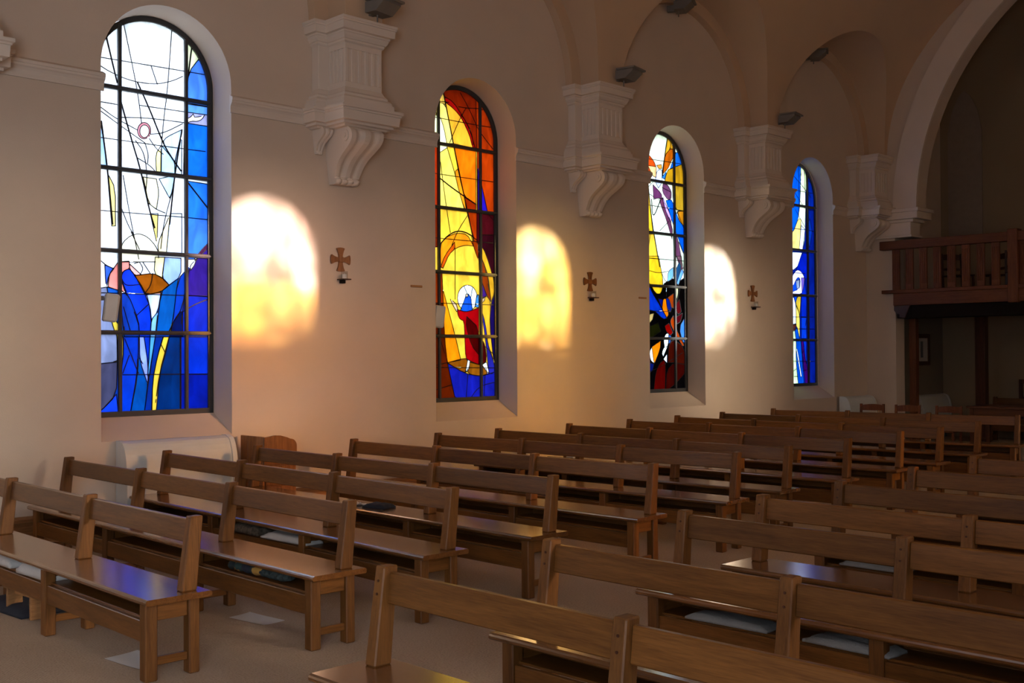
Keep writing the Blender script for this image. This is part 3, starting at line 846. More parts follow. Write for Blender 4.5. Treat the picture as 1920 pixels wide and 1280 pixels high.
    for x in (-.335, .335): mk('mullion', *cbox(x-.016, x+.016, -.03*s, .02*s, .04, ZSP-ZSG+math.sqrt((HWG-.02)**2-x*x), .004), IRON, root)
    for z in BARS:
        mb = MB(); mb.box(-HWG+.02, HWG-.02, -.034*s, .02*s, z-ZSG-.019, z-ZSG+.019, .004); mb.box(-HWG+.02, HWG-.02, -.048*s, -.03*s, z-ZSG-.009, z-ZSG+.009, .003)
        mb.build('transom', IRON, root)
    return root
def parse(w_):
    g = GLASS_ART[w_]; P_ = lambda t: [tuple(float(x)/1000 for x in q_.split(',')) for q_ in t.split()]
    return ([(P_(b), tuple(x/255 for x in a)) for a, b in g['shapes']], [(P_(b), a) for a, b in g['leads']])
for k in range(4): window('window_%d' % (k+1), XC[k], .315, 1, *parse(k), GLASS)
# opposite windows: simple quarry glazing, each in its own tints
def opposite(name, xc, tints, seed, low=None):
    rnd = random.Random(seed); shapes = [([(-.7, .9), (.7, .9), (.7, 5), (-.7, 5)], tints[0])]
    for z in (1.5, 2.2, 2.9, 3.55, 3.78, 4.3, 4.65):
        for x in (-.5, -.15, .2, .5):
            c_ = rnd.choice(low if low and z < 3.9 else tints); a = rnd.uniform(.15, .3); r0 = rnd.uniform(0, 1)
            shapes.append(([(x+a*math.cos(t)*rnd.uniform(.7, 1.2), z+rnd.uniform(-.02, .02)+1.4*a*math.sin(t)) for t in [r0+k*2*math.pi/7 for k in range(7)]], c_))
    leads = [([(-.7, z), (.7, z+rnd.uniform(-.05, .05))], 0) for z in (1.4, 2.2, 2.95, 3.7, 4.45)]
    return window(name, xc, YR-.315, -1, shapes, leads, GLASS_FAR)
PINKS = [(1, .74, .74), (1, .84, .84), (1, .66, .62), (1, .88, .9)]; AMBER = [(1, .42, .08), (1, .62, .2), (1, .5, .15)]
YEL = [(1, .66, .17), (1, .78, .3), (1, .56, .09), (1, .84, .45)]
WHT = [(.86, .93, 1), (.8, .88, 1), (1, .95, .85), (.92, .96, 1)]
opposite('window_5', WIN_ALL[1], WHT, 1); opposite('window_6', WIN_ALL[2], PINKS, 4, AMBER); opposite('window_7', WIN_ALL[3], YEL, 3); opposite('window_8', WIN_ALL[4], WHT, 5)
opposite('window_10', WIN_ALL[0], WHT, 8)
z_ = parse(0); window('window_11', WIN_ALL[0], .315, 1, z_[0][:1], z_[1][:6], GLASS)

# ---------------------------------------------------------------- outside: ground, planting beyond the windows, trees that clip the low sun
GRASS = plain('grass', (.07, .10, .035), .95, noise=.3, scale=1.5); LEAFY = plain('foliage', (.05, .075, .03), .95, noise=.4, scale=2, bump=.5, bscale=3)
GRAVEL = plain('forecourt', (.30, .28, .26), .95, noise=.15, scale=3)
slab('ground_outside', -60, 90, .75, 60, -.3, -.06, GRASS); slab('ground_opposite', -60, 90, -70, YR-.75, -.3, -.06, GRAVEL)
def hedge(name, x0, x1, y, hgt, amp, seed, label, th=2.2):
    rnd = random.Random(seed); n = 160; v = []; f = []
    ph = [(rnd.uniform(.15, 3.2), rnd.uniform(0, 6.28)) for _ in range(14)]
    prof = [(-th/2, 0), (-th/2-.2, .45), (-th*.36, .85), (0, 1.0), (th*.36, .85), (th/2+.2, .45), (th/2, 0)]
    for i in range(n+1):
        x = x0+(x1-x0)*i/n; h = hgt+amp*sum(math.sin(w*x+p)/(1+w) for w, p in ph)/2.2
        for d, k in prof: v.append((x+rnd.uniform(-.1, .1), y+d*(1+rnd.uniform(-.15, .15)), -.06+h*k*(1+(rnd.uniform(-.05, .05) if k else 0))))
    m_ = len(prof); f = [(i*m_+k, (i+1)*m_+k, (i+1)*m_+k+1, i*m_+k+1) for i in range(n) for k in range(m_-1)]
    return tag(mk(name, v, f, LEAFY, smooth=True), label, 'hedge', kind='stuff')
hedge('hedge', -30, 60, 15, 2.7, .7, 3, 'dark clipped hedge outside beyond the stained glass windows')
hedge('tree_belt', -30, 70, -31, 6.75, .45, 11, 'tall belt of trees outside the opposite wall, shading the low sun', th=6)

# ---------------------------------------------------------------- fluted pilasters on scroll corbels
WM, DM, WF, DF = .235, .41, .357, .123
def offset_ring(o, z):
    return [(-WF-o, 0, z), (-WF-o, -DF-o*.9, z), (-WM-o, -DF-o*.9, z), (-WM-o, -DM-o*1.15, z), (WM+o, -DM-o*1.15, z), (WM+o, -DF-o*.9, z), (WF+o, -DF-o*.9, z), (WF+o, 0, z)]
def rings(prof, name, root):
    v = []
    for o, z in prof: v += offset_ring(o, z)
    n = 8; f = [(r*n+k, r*n+k+1, (r+1)*n+k+1, (r+1)*n+k) for r in range(len(prof)-1) for k in range(n-1)]
    f += [tuple(range(n-1, -1, -1)), tuple(range((len(prof)-1)*n, len(prof)*n))]
    return fixn(mk(name, v, f, STUCCO, root))
def console(name, root, xc, w0, w1, zb, zt, dmax, dmin, eye=True):
    "scroll corbel: S profile, beaded front, taper to the foot"
    ctrl = [(0, dmin*.75), (.03, dmin*1.0), (.09, dmin*1.05), (.10, dmin*.8), (.2, dmin*.95), (.35, dmin+.12*(dmax-dmin)), (.48, dmin+.34*(dmax-dmin)), (.60, dmin+.68*(dmax-dmin)), (.70, dmin+.92*(dmax-dmin)), (.80, dmax), (.90, dmax*.985), (.96, dmax*.90), (1, dmax*.84)]
    pts = smooth_line(ctrl, 2); nx_ = 24; v = []; f = []
    for u, d in pts:
        w = w0+(w1-w0)*u; z = zb+(zt-zb)*u
        for k in range(nx_+1):
            a = k/nx_; x = (a*2-1)*w
            g = 0
            if .12 < u < .95:
                t = abs(a*2-1)
                g = -.035*dmax*(.5+.5*math.cos((t-.48)/.28*math.pi)) if .2 < t < .76 else (.012*dmax if t < .2 else .0)
            elif u <= .12: g = .05*dmax*abs(math.sin(a*math.pi*4))-.02*dmax
            v.append((xc+x, -max(.01, d+g), z))
        v += [(xc+w, 0, z), (xc-w, 0, z)]
    n = nx_+3
    for r in range(len(pts)-1):
        f += [(r*n+k, r*n+(k+1) % n, (r+1)*n+(k+1) % n, (r+1)*n+k) for k in range(n)]
    f += [tuple(range(n)), tuple(range((len(pts)-1)*n, len(pts)*n))[::-1]]
    o = fixn(mk(name, v, f, STUCCO, root))
    if eye:
        for sg in (-1, 1):
            wz = w0+(w1-w0)*.84; zc = zb+(zt-zb)*.82
            b = MB(); b.add(*cyl((xc+sg*(wz-.012), -dmax*.77, zc), (xc+sg*(wz+.012), -dmax*.77, zc), .058, n=20)); b.add(*cyl((xc+sg*wz, -dmax*.77, zc), (xc+sg*(wz+.02), -dmax*.77, zc), .026, n=14))
            fixn(b.build('volute_eye', STUCCO, o))
    return o
def pilaster(x, label):
    r = empty('pilaster_corbel', (x, 0, 0)); tag(r, label, 'pilaster', 'fluted pilasters on the window wall')
    console('console', r, 0, .145, .215, 3.405, 3.965, .48, .14)
    for sg in (-1, 1): console('side_console', r, sg*.29, .035, .065, 3.70, 3.965, .20, .04, False)
    rings([(.03, 3.945), (.045, 3.96), (.08, 3.965), (.08, 3.99), (.12, 3.995), (.125, 4.085), (.135, 4.09), (.135, 4.105), (.15, 4.112), (.15, 4.14), (.09, 4.142)], 'abacus', r)
    rings([(.085, 4.142), (.085, 4.205), (.07, 4.21), (.068, 4.235), (.055, 4.255), (.04, 4.262), (.04, 4.285), (.022, 4.305), (.01, 4.33), (0, 4.352)], 'base', r)
    s_ = rings([(-.012, 4.35), (-.012, 4.805)], 'shaft', r)
    b = MB(); zl, zh = 4.41, 4.745
    def fillets(a0, a1, n, fn):
        step = (a1-a0)/(2*n+1)
        for k in range(n+1): fn(a0+2*k*step, a0+(2*k+1)*step, zl, zh)
        fn(a0, a1, 4.352, zl); fn(a0, a1, zh, 4.803)
    fillets(-WM+.0016, WM-.0016, 5, lambda a, c, z0, z1: b.box(a, c, -DM, -DM+.02, z0, z1, .003))
    for sg in (-1, 1):
        fillets(DF, DM-.0012, 4, lambda a, c, z0, z1: b.box(sg*(WM-.02), sg*(WM-.0008), -c, -a, z0, z1, .003))
        b.box(sg*(WM-.03), sg*WF, -DF, -.001, 4.352, 4.803, .004)
    b.build('fluting', STUCCO, s_)
    rings([(0, 4.80), (.018, 4.815), (.018, 4.835), (.03, 4.84), (.045, 4.865), (.05, 4.89), (.058, 4.895), (.058, 4.91), (.092, 4.915), (.095, 4.985), (.105, 4.99), (.105, 5.005), (.112, 5.01), (.112, 5.035), (.0, 5.04)], 'capital', r)
    return r
PIL = [2.93, 6.86, 10.77, 14.59, 18.02]
for x, lb in zip(PIL, ('white fluted pilaster cut by the edge of the photo, left of the tall blue window', 'largest white fluted pilaster, between the blue window and the red and yellow window', 'white fluted pilaster lit yellow underneath, right of the red and yellow window', 'brown shadowed fluted pilaster between the two farthest stained glass windows', 'dark fluted pilaster in the corner beside the end arch')): pilaster(x, lb)

# floodlights on the capitals and in the crowns of the lunettes
def flood(x, y, z, rz, label, tilt=.0):
    r = empty('floodlight', (x, y, z), rz); tag(r, label, 'light', 'floodlights under the vault')
    M = Matrix.Rotation(tilt, 4, 'X')
    # trapezoid body, lid and glass, front overhanging towards the nave (-y)
    w = .135
    v, f = extrude([(.05, 0), (-.09, 0), (-.20, .085), (-.20, .11), (.05, .11)], 0, -w, w)
    fixn(mk('housing', [tuple(M @ Vector(p)) for p in v], f, METAL_DK, r))
    b = MB(); b.box(-w-.03, w+.03, -.235, .03, .11, .135, .006, M); b.build('lid', METAL_DK, r)
    b = MB(); b.box(-w+.02, w-.02, -.20, .02, .136, .141, .001, M); b.build('lens', plain_glass, r)
    b = MB(); b.box(-.03, .03, .03, .16, .0, .09, .004); b.add(*cyl((0, 0, -.075), (0, 0, .01), .008, n=8)); b.build('bracket', METAL_DK, r)
    return r
plain_glass = plain('lamp_glass', (.22, .22, .22), .1)
for x, lb, z in ((6.97, 'dark floodlight on top of the largest pilaster, at the top edge of the photo', 5.125), (10.93, 'dark floodlight on top of the pilaster right of the red and yellow window', 5.125), (14.77, 'dark floodlight on top of the shadowed pilaster between the two farthest windows', 5.125)):
    flood(x, -.50, z, .2, lb)
for x, z, lb in ((12.52, 6.43, 'small floodlight high on the wall above the third window'), (16.17, 6.43, 'small floodlight high on the wall above the farthest window, half behind the vault')):
    flood(x, -.19, z, .5, lb)

# loudspeakers on the left jambs of the first two windows
for x, lb in ((4.335, 'small pale loudspeaker on the left jamb of the tall blue window'), (8.20, 'small pale loudspeaker on the left jamb of the red and yellow window')):
    r = empty('loudspeaker', (x, .08, 2.07), -.35); tag(r, lb, 'speaker', 'loudspeakers in the window jambs')
    M = Matrix.Rotation(.12, 4, 'Y')
    b = MB(); b.box(-.005, .115, -.075, .06, -.125, .125, .012, M); b.build('cabinet', SPEAK, r)
    b = MB(); b.box(.112, .119, -.065, .05, -.11, .11, .003, M); b.build('grille', SPEAK, r)
    b = MB(); b.box(-.06, .0, -.02, .02, .06, .10, .003); b.build('bracket', METAL_DK, r)

# ---------------------------------------------------------------- crosses with candles, wooden slips
def arm(L_, w0, w1, n=8):
    p = []
    for k in range(n+1):
        t = k/n; p.append((w0+(w1-w0)*t**2.6, t*L_))
    tip = [(w1*math.cos(a)*1.0, L_+.012*math.sin(a)) for a in [math.pi*(.15+.7*k/6) for k in range(7)]]
    return p+tip+[(-x, y) for x, y in p[::-1]]
for k, (x, z, wall_lb) in enumerate(((6.848, 2.632, 'right of the pink and white sun patch'), (10.806, 2.57, 'right of the yellow sun patch'), (14.601, 2.55, 'right of the bluish white sun patch'))):
    r = empty('wall_cross', (x, 0, z)); tag(r, 'small wooden wall cross, '+wall_lb, 'cross', 'consecration crosses on the window wall')
    b = MB()
    for q_ in range(4):
        a = q_*math.pi/2; L_ = .115 if q_ % 2 == 0 else .112
        pts = [(px*math.cos(a)-py*math.sin(a), px*math.sin(a)+py*math.cos(a)) for px, py in arm(L_, .022, .05)]
        v, f = extrude(pts, 1, -.022, -.002); b.add(v, f)
    fixn(b.build('arms', W_CAB, r)); b = MB(); b.box(-.03, .03, -.028, -.002, -.03, .03, .004); b.build('boss', W_CAB, r)
    r = empty('candle_sconce', (x+.015, 0, z-.215)); tag(r, 'candle in a small glass below the cross '+wall_lb, 'candle', 'candle sconces below the crosses')
    b = MB(); b.box(-.055, .055, -.11, -.001, 0, .012, .003); b.build('shelf', W_DARK, r)
    b = MB(); b.box(-.025, .025, -.05, -.001, -.035, 0, .004); b.build('bracket', BLACK, r)
    b = MB(); b.add(*cyl((0, -.06, .0125), (0, -.06, .06), .024)); b.add(*cyl((0, -.06, .06), (0, -.06, .07), .002, n=6)); b.build('wax', WAX, r)
    b = MB(); b.add(*cyl((0, -.06, .0125), (0, -.06, .09), .034, n=20, cap=False)); b.build('glass_cup', CLEAR, r, True).color = (.95, .95, .95, 1)
for x, lb in ((7.882, 'small wooden slip on the wall between the first cross and the red and yellow window'), (11.899, 'small wooden slip on the wall left of the third window')):
    b = MB(); b.box(-.085, .085, -.016, -.001, -.013, .013, .006); o = b.build('wooden_slip', W_PINE); o.location = (x, 0, 2.394); tag(o, lb, 'plaque', 'wooden slips on the window wall')

# ---------------------------------------------------------------- convector heaters
def heater(x0, x1, ytop, label, z0=.08, z1=.87, dep=.21):
    r = empty('convector_heater', ((x0+x1)/2, ytop, 0)); tag(r, label, 'heater', 'convector heaters along the wall')
    w = (x1-x0)/2
    prof = [(0, z0), (0, z1), (-.07, z1), (-.10, z1-.012)]+[(-.10-(dep-.10)*math.sin(a), z1-.012-(.36)*(1-math.cos(a))) for a in [math.pi/2*k/8 for k in range(1, 9)]]+[(-dep, z0)]
    fixn(mk('casing', *extrude(prof, 0, -w+.05, w-.05), WHITE_M, r))
    outer = [(a*1.06-.0, b+(.006 if b > .5 else 0)) for a, b in prof]
    for sg in (-1, 1): fixn(mk('end_panel', *extrude(outer, 0, sg*w, sg*(w-.048)), WHITE_M, r))
    b = MB(); b.box(-w+.08, w-.08, -dep-.004, -dep+.01, z0+.06, z0+.32, .003); g = b.build('grille', GREY_M, r)
    b = MB()
    for k in range(9): b.box(-w+.085, w-.085, -dep-.009, -dep-.002, z0+.075+k*.027, z0+.087+k*.027, .002)
    b.build('louvres', GREY_M, g)
    b = MB(); b.box(w-.16, w-.12, -dep+.035, -dep+.05, z1-.20, z1-.16, .002); b.build('badge', GREY_M, r)
    b = MB()
    for sg in (-1, 1): b.box(sg*(w-.2)-.03, sg*(w-.2)+.03, -dep+.03, -.03, 0, z0, .003)
    b.build('foot', GREY_M, r)
    return r
heater(4.40, 5.50, -.012, 'white convector heater under the tall blue window')
heater(17.15, 18.1, -.055, 'pale convector heater by the corner beyond the farthest window', z1=.88)
heater(19.95, 21.2, -.01, 'dim convector heater under the framed picture, beneath the balcony', z1=.82)

# wooden sideboard beside the first heater
r = empty('sideboard', (5.63, -.055, 0)); tag(r, 'polished wooden sideboard with rounded front board beside the white heater', 'cabinet')
b = MB(); b.box(.022, .36, -.40, 0, .0, .66, .004); b.build('carcass', W_CAB, r)
pts = [(0, .60), (0, .858), (.05, .862), (.12, .872), (.18, .868), (.25, .848), (.29, .832)]+[(.29+.07*math.sin(a), .76+.072*math.cos(a)) for a in [math.pi/2*k/6 for k in range(1, 7)]]+[(.36, .60)]
fixn(mk('front_board', *extrude(pts, 1, -.425, -.40), W_CAB, r))
for k in range(3): b = MB(); b.box(0, .022, -.132*(k+1)+.001, -.132*k-.001, .0, .862, .003); b.build('side_board', W_CAB, r)
for k in range(2):
    b = MB(); b.box(.022+k*.17, .19+k*.168, -.415, -.40, .40, .58, .004); d = b.build('drawer', W_CAB, r)
    b = MB(); b.add(*cyl((.15+k*.08, -.415, .49), (.15+k*.08, -.44, .49), .012)); b.build('knob', BRASS, d)
    b = MB(); b.box(.022+k*.17, .19+k*.168, -.415, -.40, .05, .385, .004); d = b.build('door', W_CAB, r)
    b = MB(); b.add(*cyl((.15+k*.08, -.415, .25), (.15+k*.08, -.44, .25), .012)); b.build('knob', BRASS, d)

# ---------------------------------------------------------------- oak benches
def tilted(x0, x1, y0, y1, z0, z1, dx, tx=0.0, ty=0.0, c=.004):
    "box whose top is pushed dx along x and narrowed by tx / ty each side"
    v, f = cbox(x0, x1, y0, y1, z0, z1, c); cx, cy = (x0+x1)/2, (y0+y1)/2; out = []
    for x, y, z in v:
        u = (z-z0)/(z1-z0); kx = 1-2*tx*u/(x1-x0); ky = 1-2*ty*u/(y1-y0)
        out.append((cx+(x-cx)*kx+dx*u, cy+(y-cy)*ky, z))
    return out, f
def bench(x, y0, L_, rz, label, group, over0=.09, over1=.085):
    """origin on the floor under the top of the first back post; +x is the back, the bench runs along -y.
    seat front at x = -.325, posts stand on the seat and lean back a little"""
    r = empty('oak_bench', (x, y0, 0), rz); tag(r, label, 'bench', group)
    ys = [-L_*k/3 for k in range(4)]; PT = .032; LG = .034
    # seat plank with rounded long edges
    prof = [(-.325, .398), (-.318, .391), (.03, .391), (.036, .398), (.036, .413), (.028, .421), (-.312, .421), (-.322, .416), (-.325, .408)]
    fixn(mk('seat', *extrude([(p, q_) for p, q_ in prof], 1, over0, -L_-over1), W_SEAT, r))
    for k, y in enumerate(ys):
        bpst = mk('back_post', *tilted(-.105, -.02, y-PT, y+PT, .421, .80, .045, .008, .004, .006), W_VERT, r)
        if 'right block' in group:
            pg = MB()
            for z in (.695, .745): pg.add(*cyl((-.105+.053*(z-.421)/.379+.004, y, z), (-.105+.053*(z-.421)/.379-.003, y, z), .0055, n=8))
            pg.build('peg', W_DARK, bpst)
        mk('front_leg', *cbox(-.302, -.236, y-LG, y+LG, 0, .391, .006), W_VERT, r)
        mk('rear_leg', *tilted(-.066, -.006, y-LG, y+LG, 0, .391, 0, 0, .002, .006), W_VERT, r)
        mk('stretcher', *cbox(-.238, -.064, y-.014, y+.014, .072, .114, .004), W_CROSS, r)
        mk('end_rail', *cbox(-.238, -.064, y-.013, y+.013, .296, .390, .004), W_CROSS, r)
    for k in range(3):
        a, b = ys[k], ys[k+1]
        mk('back_rail', *[(lambda v, f: v)(*tilted(-.042, -.014, a-PT+.003, b+PT-.003, .658, .778, .014, 0, 0, .005)), tilted(-.042, -.014, a-PT+.003, b+PT-.003, .658, .778, .014, 0, 0, .005)[1]], W_LONG, r)
        mk('apron', *cbox(-.292, -.264, a-LG, b+LG,  .19, .298, .004), W_LONG, r)
    mk('shelf', *cbox(-.265, -.062, ys[0]-.02, ys[3]+.02, .298, .310, .002), W_LONG, r)
    mk('rear_panel', *cbox(-.064, -.05, ys[0]-.02, ys[3]+.02, .31, .390, .002), W_LONG, r)
    return r
LEFT = [(2.91, -.42, 2.86, -4.28), (3.82, -.44, 3.775, -4.375), (4.68, -.46, 4.59, -4.34), (5.53, -.56, 5.52, -4.325), (6.60, -.60, 6.64, -4.31), (7.70, -.60, 7.84, -4.25), (8.63, -.56, 8.73, -4.20), (9.80, -.57, 9.86, -4.17), (10.95, -.56, 11.08, -4.11), (12.03, -.50, 12.02, -4.12), (13.15, -.45, 13.32, -4.0), (14.46, -.46, 14.90, -3.86)]
LLAB = ['nearest oak bench of the left block, blue window light on its seat', 'oak bench of the left block with a patterned blanket on its shelf', 'third oak bench of the left block, folded pale cloth on its shelf', 'fourth oak bench of the left block, its back in front of the sideboard', 'fifth oak bench of the left block from the camera', 'sixth oak bench of the left block from the camera', 'seventh oak bench of the left block from the camera', 'eighth oak bench of the left block from the camera', 'ninth oak bench of the left block from the camera', 'third oak bench from the far end of the left block', 'second oak bench from the far end of the left block', 'farthest oak bench of the left block, in front of the wooden chairs']
for (xa, ya, xb, yb), lb in zip(LEFT, LLAB):
    bench(xa, ya, math.hypot(xb-xa, yb-ya), math.atan2(xb-xa, ya-yb), lb, 'oak benches of the left block')
RIGHT = [(2.71, -6.07, 'nearest oak bench of the right block, at the bottom edge of the photo'), (3.61, -6.11, 'second oak bench of the right block, yellow light on its seat end'), (4.75, -6.0, 'third oak bench of the right block, two white mats on its shelf'), (5.59, -5.94, 'fourth oak bench of the right block from the camera'), (6.53, -5.92, 'fifth oak bench of the right block, one white mat on its shelf'), (7.68, -5.86, 'sixth oak bench of the right block from the camera'), (8.84, -5.82, 'farthest oak bench of the right block in view')]
for x, y, lb in RIGHT: bench(x, y, 3.63, .0, lb, 'oak benches of the right block')

# ---------------------------------------------------------------- things on the bench shelves and on the carpet
def soft(name, x, y, z, w, d, h, rz, mat, label, cat, seed, amp=.35, group=None):
    "folded cloth or cushion: subdivided slab with sagging edges"
    rnd = random.Random(seed); nx_, ny_ = 14, 10; v = []; ph = [(rnd.uniform(3, 9), rnd.uniform(0, 6.28), rnd.uniform(0, 3.14)) for _ in range(5)]
    for lvl in (0, 1):
        for j in range(ny_+1):
            for i in range(nx_+1):
                a, b = i/nx_*2-1, j/ny_*2-1
                e = (1-a**8)*(1-b**8); wob = sum(math.sin(k*(a*math.cos(t)+b*math.sin(t))+p) for k, p, t in ph)/5
                px, py = a*w/2*(1+.03*wob), b*d/2*(1+.03*wob)
                zz = .001 if lvl == 0 else max(.004, h*(.35+.65*e)*(1+amp*wob))
                v.append((px, py, zz))
    n = (nx_+1)*(ny_+1); f = []
    for j in range(ny_):
        for i in range(nx_):
            a = j*(nx_+1)+i; b = a+nx_+1; f += [(a, b, b+1, a+1), (n+a, n+a+1, n+b+1, n+b)]
    for i in range(nx_): f += [(i, i+1, n+i+1, n+i), (ny_*(nx_+1)+i+1, ny_*(nx_+1)+i, n+ny_*(nx_+1)+i, n+ny_*(nx_+1)+i+1)]
    for j in range(ny_): f += [((j+1)*(nx_+1), j*(nx_+1), n+j*(nx_+1), n+(j+1)*(nx_+1)), (j*(nx_+1)+nx_, (j+1)*(nx_+1)+nx_, n+(j+1)*(nx_+1)+nx_, n+j*(nx_+1)+nx_)]
    o = mk(name, v, f, mat, smooth=True); o.location = (x, y, z); o.rotation_euler = (0, 0, rz)
    return tag(o, label, cat, group)
SH = .3105
soft('folded_cloth', 2.665, -2.79, SH, .15, .44, .07, .05, CLOTH_W, 'crumpled pale cloth on the shelf of the nearest left bench, beside its leg', 'cloth', 1)
soft('folded_cloth', 2.675, -2.22, SH, .15, .40, .06, .0, CLOTH_W, 'pale cloth at the left edge of the photo, on the shelf of the nearest bench', 'cloth', 2, .15)
soft('folded_cloth', 4.40, -2.80, SH, .15, .55, .045, .04, CLOTH_W, 'folded pale cloth on the shelf of the third left bench', 'cloth', 3, .2)
soft('white_mat', 4.545, -6.42, SH, .16, .46, .035, .03, CLOTH_MAT, 'white fleecy mat on the shelf of the third right bench, nearer the aisle', 'mat', 4, .2, 'white mats on the bench shelves')
soft('white_mat', 4.545, -7.06, SH, .16, .42, .035, -.03, CLOTH_MAT, 'white fleecy mat on the shelf of the third right bench, away from the aisle', 'mat', 5, .2, 'white mats on the bench shelves')
soft('white_mat', 6.325, -6.26, SH, .16, .42, .035, 0, CLOTH_MAT, 'white fleecy mat on the shelf of the fifth right bench', 'mat', 6, .2, 'white mats on the bench shelves')
soft('floor_cushion', 2.79, -2.16, .001, .34, .66, .055, .05, CLOTH_DK, 'flat black cushion on the carpet under the nearest left bench', 'cushion', 7, .08)
soft('dark_textile', 4.405, -2.28, SH, .15, .36, .06, 0, plain('dark_textile', (.10, .075, .05), .95, noise=.6, scale=40), 'dark patterned textile on the shelf of the third left bench, beside the pale cloth', 'cloth', 9, .3)
def tartan():
    m, t, p, out = new_mat('patterned_blanket'); c = N(t, 'ShaderNodeTexCoord')
    v = N(t, 'ShaderNodeTexVoronoi'); v.inputs['Scale'].default_value = 17; mp = N(t, 'ShaderNodeMapping'); mp.inputs['Scale'].default_value = (1, .75, 1)
    t.links.new(c.outputs['Object'], mp.inputs[0]); t.links.new(mp.outputs[0], v.inputs['Vector'])
    r = N(t, 'ShaderNodeValToRGB'); r.color_ramp.interpolation = 'CONSTANT'; e = r.color_ramp.elements
    e[0].color = (.02, .03, .03, 1); e[1].position = .3; e[1].color = (.45, .22, .04, 1)
    for ps, cl in ((.45, (.03, .06, .05, 1)), (.62, (.55, .45, .25, 1)), (.78, (.02, .02, .03, 1))): q_ = e.new(ps); q_.color = cl
    s_ = N(t, 'ShaderNodeSeparateColor'); t.links.new(v.outputs['Color'], s_.inputs[0]); t.links.new(s_.outputs[0], r.inputs[0]); t.links.new(r.outputs[0], p.inputs['Base Color']); p.inputs['Roughness'].default_value = .95
    return m
TART = tartan(); r = empty('rolled_blanket', (3.565, -3.45, SH)); tag(r, 'rolled patterned blanket in orange and black on the shelf of the second left bench', 'blanket')
rnd = random.Random(5)
def roll(name, y0, y1, rad, mat, x=0.0):
    b = MB(); v = []; n = 18; k_ = 12
    for k in range(k_+1):
        y = y0+(y1-y0)*k/k_; rr = rad*(.86+.14*math.sin(k*2.1))*(1 if 0 < k < k_ else .8)
        for i in range(n): a = 2*math.pi*i/n; v.append((x+rr*1.8*math.cos(a), y, rad*1.02+rr*.98*math.sin(a)))
    f = [(k*n+i, k*n+(i+1) % n, (k+1)*n+(i+1) % n, (k+1)*n+i) for k in range(k_) for i in range(n)]+[tuple(range(n)), tuple(range(k_*n, (k_+1)*n))[::-1]]
    return fixn(mk(name, v, f, mat, r, True))
roll('roll', .0, -.36, .038, TART); roll('dark_end', -.355, -.60, .034, plain('check_cloth', (.035, .045, .04), .95, noise=.7, scale=45), .005)
def sheet(x, y, z, w, d, rz, label, mat=PAPER, cat='paper', name='paper_sheet', curl=.004, group=None):
    v = []; n = 6
    for j in range(n+1):
        for i in range(n+1):
            a, b = i/n*2-1, j/n*2-1; v.append((a*w/2, b*d/2, .002+curl*(max(0, a*b)**2+.15*a*a)))
    f = [(j*(n+1)+i, j*(n+1)+i+1, (j+1)*(n+1)+i+1, (j+1)*(n+1)+i) for j in range(n) for i in range(n)]
    k = len(v); v2 = v+[(p[0], p[1], p[2]-.0015) for p in v]; f2 = f+[tuple(k+i for i in q_[::-1]) for q_ in f]
    o = mk(name, v2, f2, mat); o.location = (x, y, z); o.rotation_euler = (0, 0, rz); return tag(o, label, cat, group)
sheet(3.67, -3.53, 0, .16, .34, .12, 'paper sheet lying on the carpet behind the nearest left bench', group='papers on the carpet')
sheet(2.73, -3.88, 0, .20, .34, .1, 'paper sheet lying on the carpet under the end of the nearest left bench', group='papers on the carpet')
soft('paper_scrap', 9.55, -.80, .421, .07, .09, .03, .3, PAPER, 'small white paper scrap on a bench seat near the window wall', 'paper', 12)
o = sheet(5.36, -2.3, .4215, .12, .10, .5, 'white printed leaflet on the seat of the fourth left bench', curl=.03)
soft('dark_bag', 5.38, -2.55, .4215, .15, .22, .035, .2, CLOTH_DK, 'small flat black bag on the seat of the fourth left bench', 'bag', 15, .2)
r = empty('kneeling_stool', (2.72, -2.53, 0), .1); tag(r, 'low wooden kneeling stool under the nearest left bench, beside the black cushion', 'stool')
b = MB(); b.box(-.07, .07, -.03, .30, .165, .182, .004); b.build('top', W_PINE, r)
for y in (-.015, .285):
    b = MB(); b.box(-.05, .05, y-.011, y+.011, 0, .165, .003); b.build('leg', W_PINE, r)
b = MB(); b.box(-.01, .01, 0, .27, .12, .15, .003); b.build('stretcher', W_PINE, r)

# ---------------------------------------------------------------- chairs and table behind the last bench
def chair(x, y, rz, label, mat=W_VERT, z=0.0, group='wooden chairs behind the benches', name='wooden_chair', sc=1.0):
    r = empty(name, (x, y, z), rz); tag(r, label, 'chair', group)
    b = MB(); b.box(-.21, .20, -.2, .2, .43, .455, .008); b.build('seat', mat, r)
    for sx_, sy in ((-1, -1), (-1, 1)): b = MB(); b.box(-.19, -.155, sy*.18-.018, sy*.18+.018, 0, .43, .003); b.build('leg', mat, r)
    for sy in (-1, 1):
        mk('back_leg', *tilted(.155, .19, sy*.18-.018, sy*.18+.018, 0, .85*sc, .06, 0, 0, .003), mat, r)
    for z0, z1 in ((.55, .60), (.74*sc, .845*sc)):
        v = []; f = []; n = 10
        for k in range(n+1):
            t = k/n*2-1; xx = .20+.06*(z1-.43)/.42-.0+.035*(1-t*t)-.02; 
            for dz, dx in ((z0, -.008), (z1-.02*t*t, -.008), (z1-.02*t*t, .008), (z0, .008)): v.append((xx+dx, t*.19, dz))
        for k in range(n): f += [(4*k+i, 4*k+(i+1) % 4, 4*k+4+(i+1) % 4, 4*k+4+i) for i in range(4)]
        f += [(0, 1, 2, 3), (4*n+3, 4*n+2, 4*n+1, 4*n)]
        fixn(mk('back_slat', v, f, mat, r, False))
    for sy in (-1, 1): b = MB(); b.box(-.16, .17, sy*.18-.01, sy*.18+.01, .16, .19, .002); b.build('stretcher', mat, r)
    return r
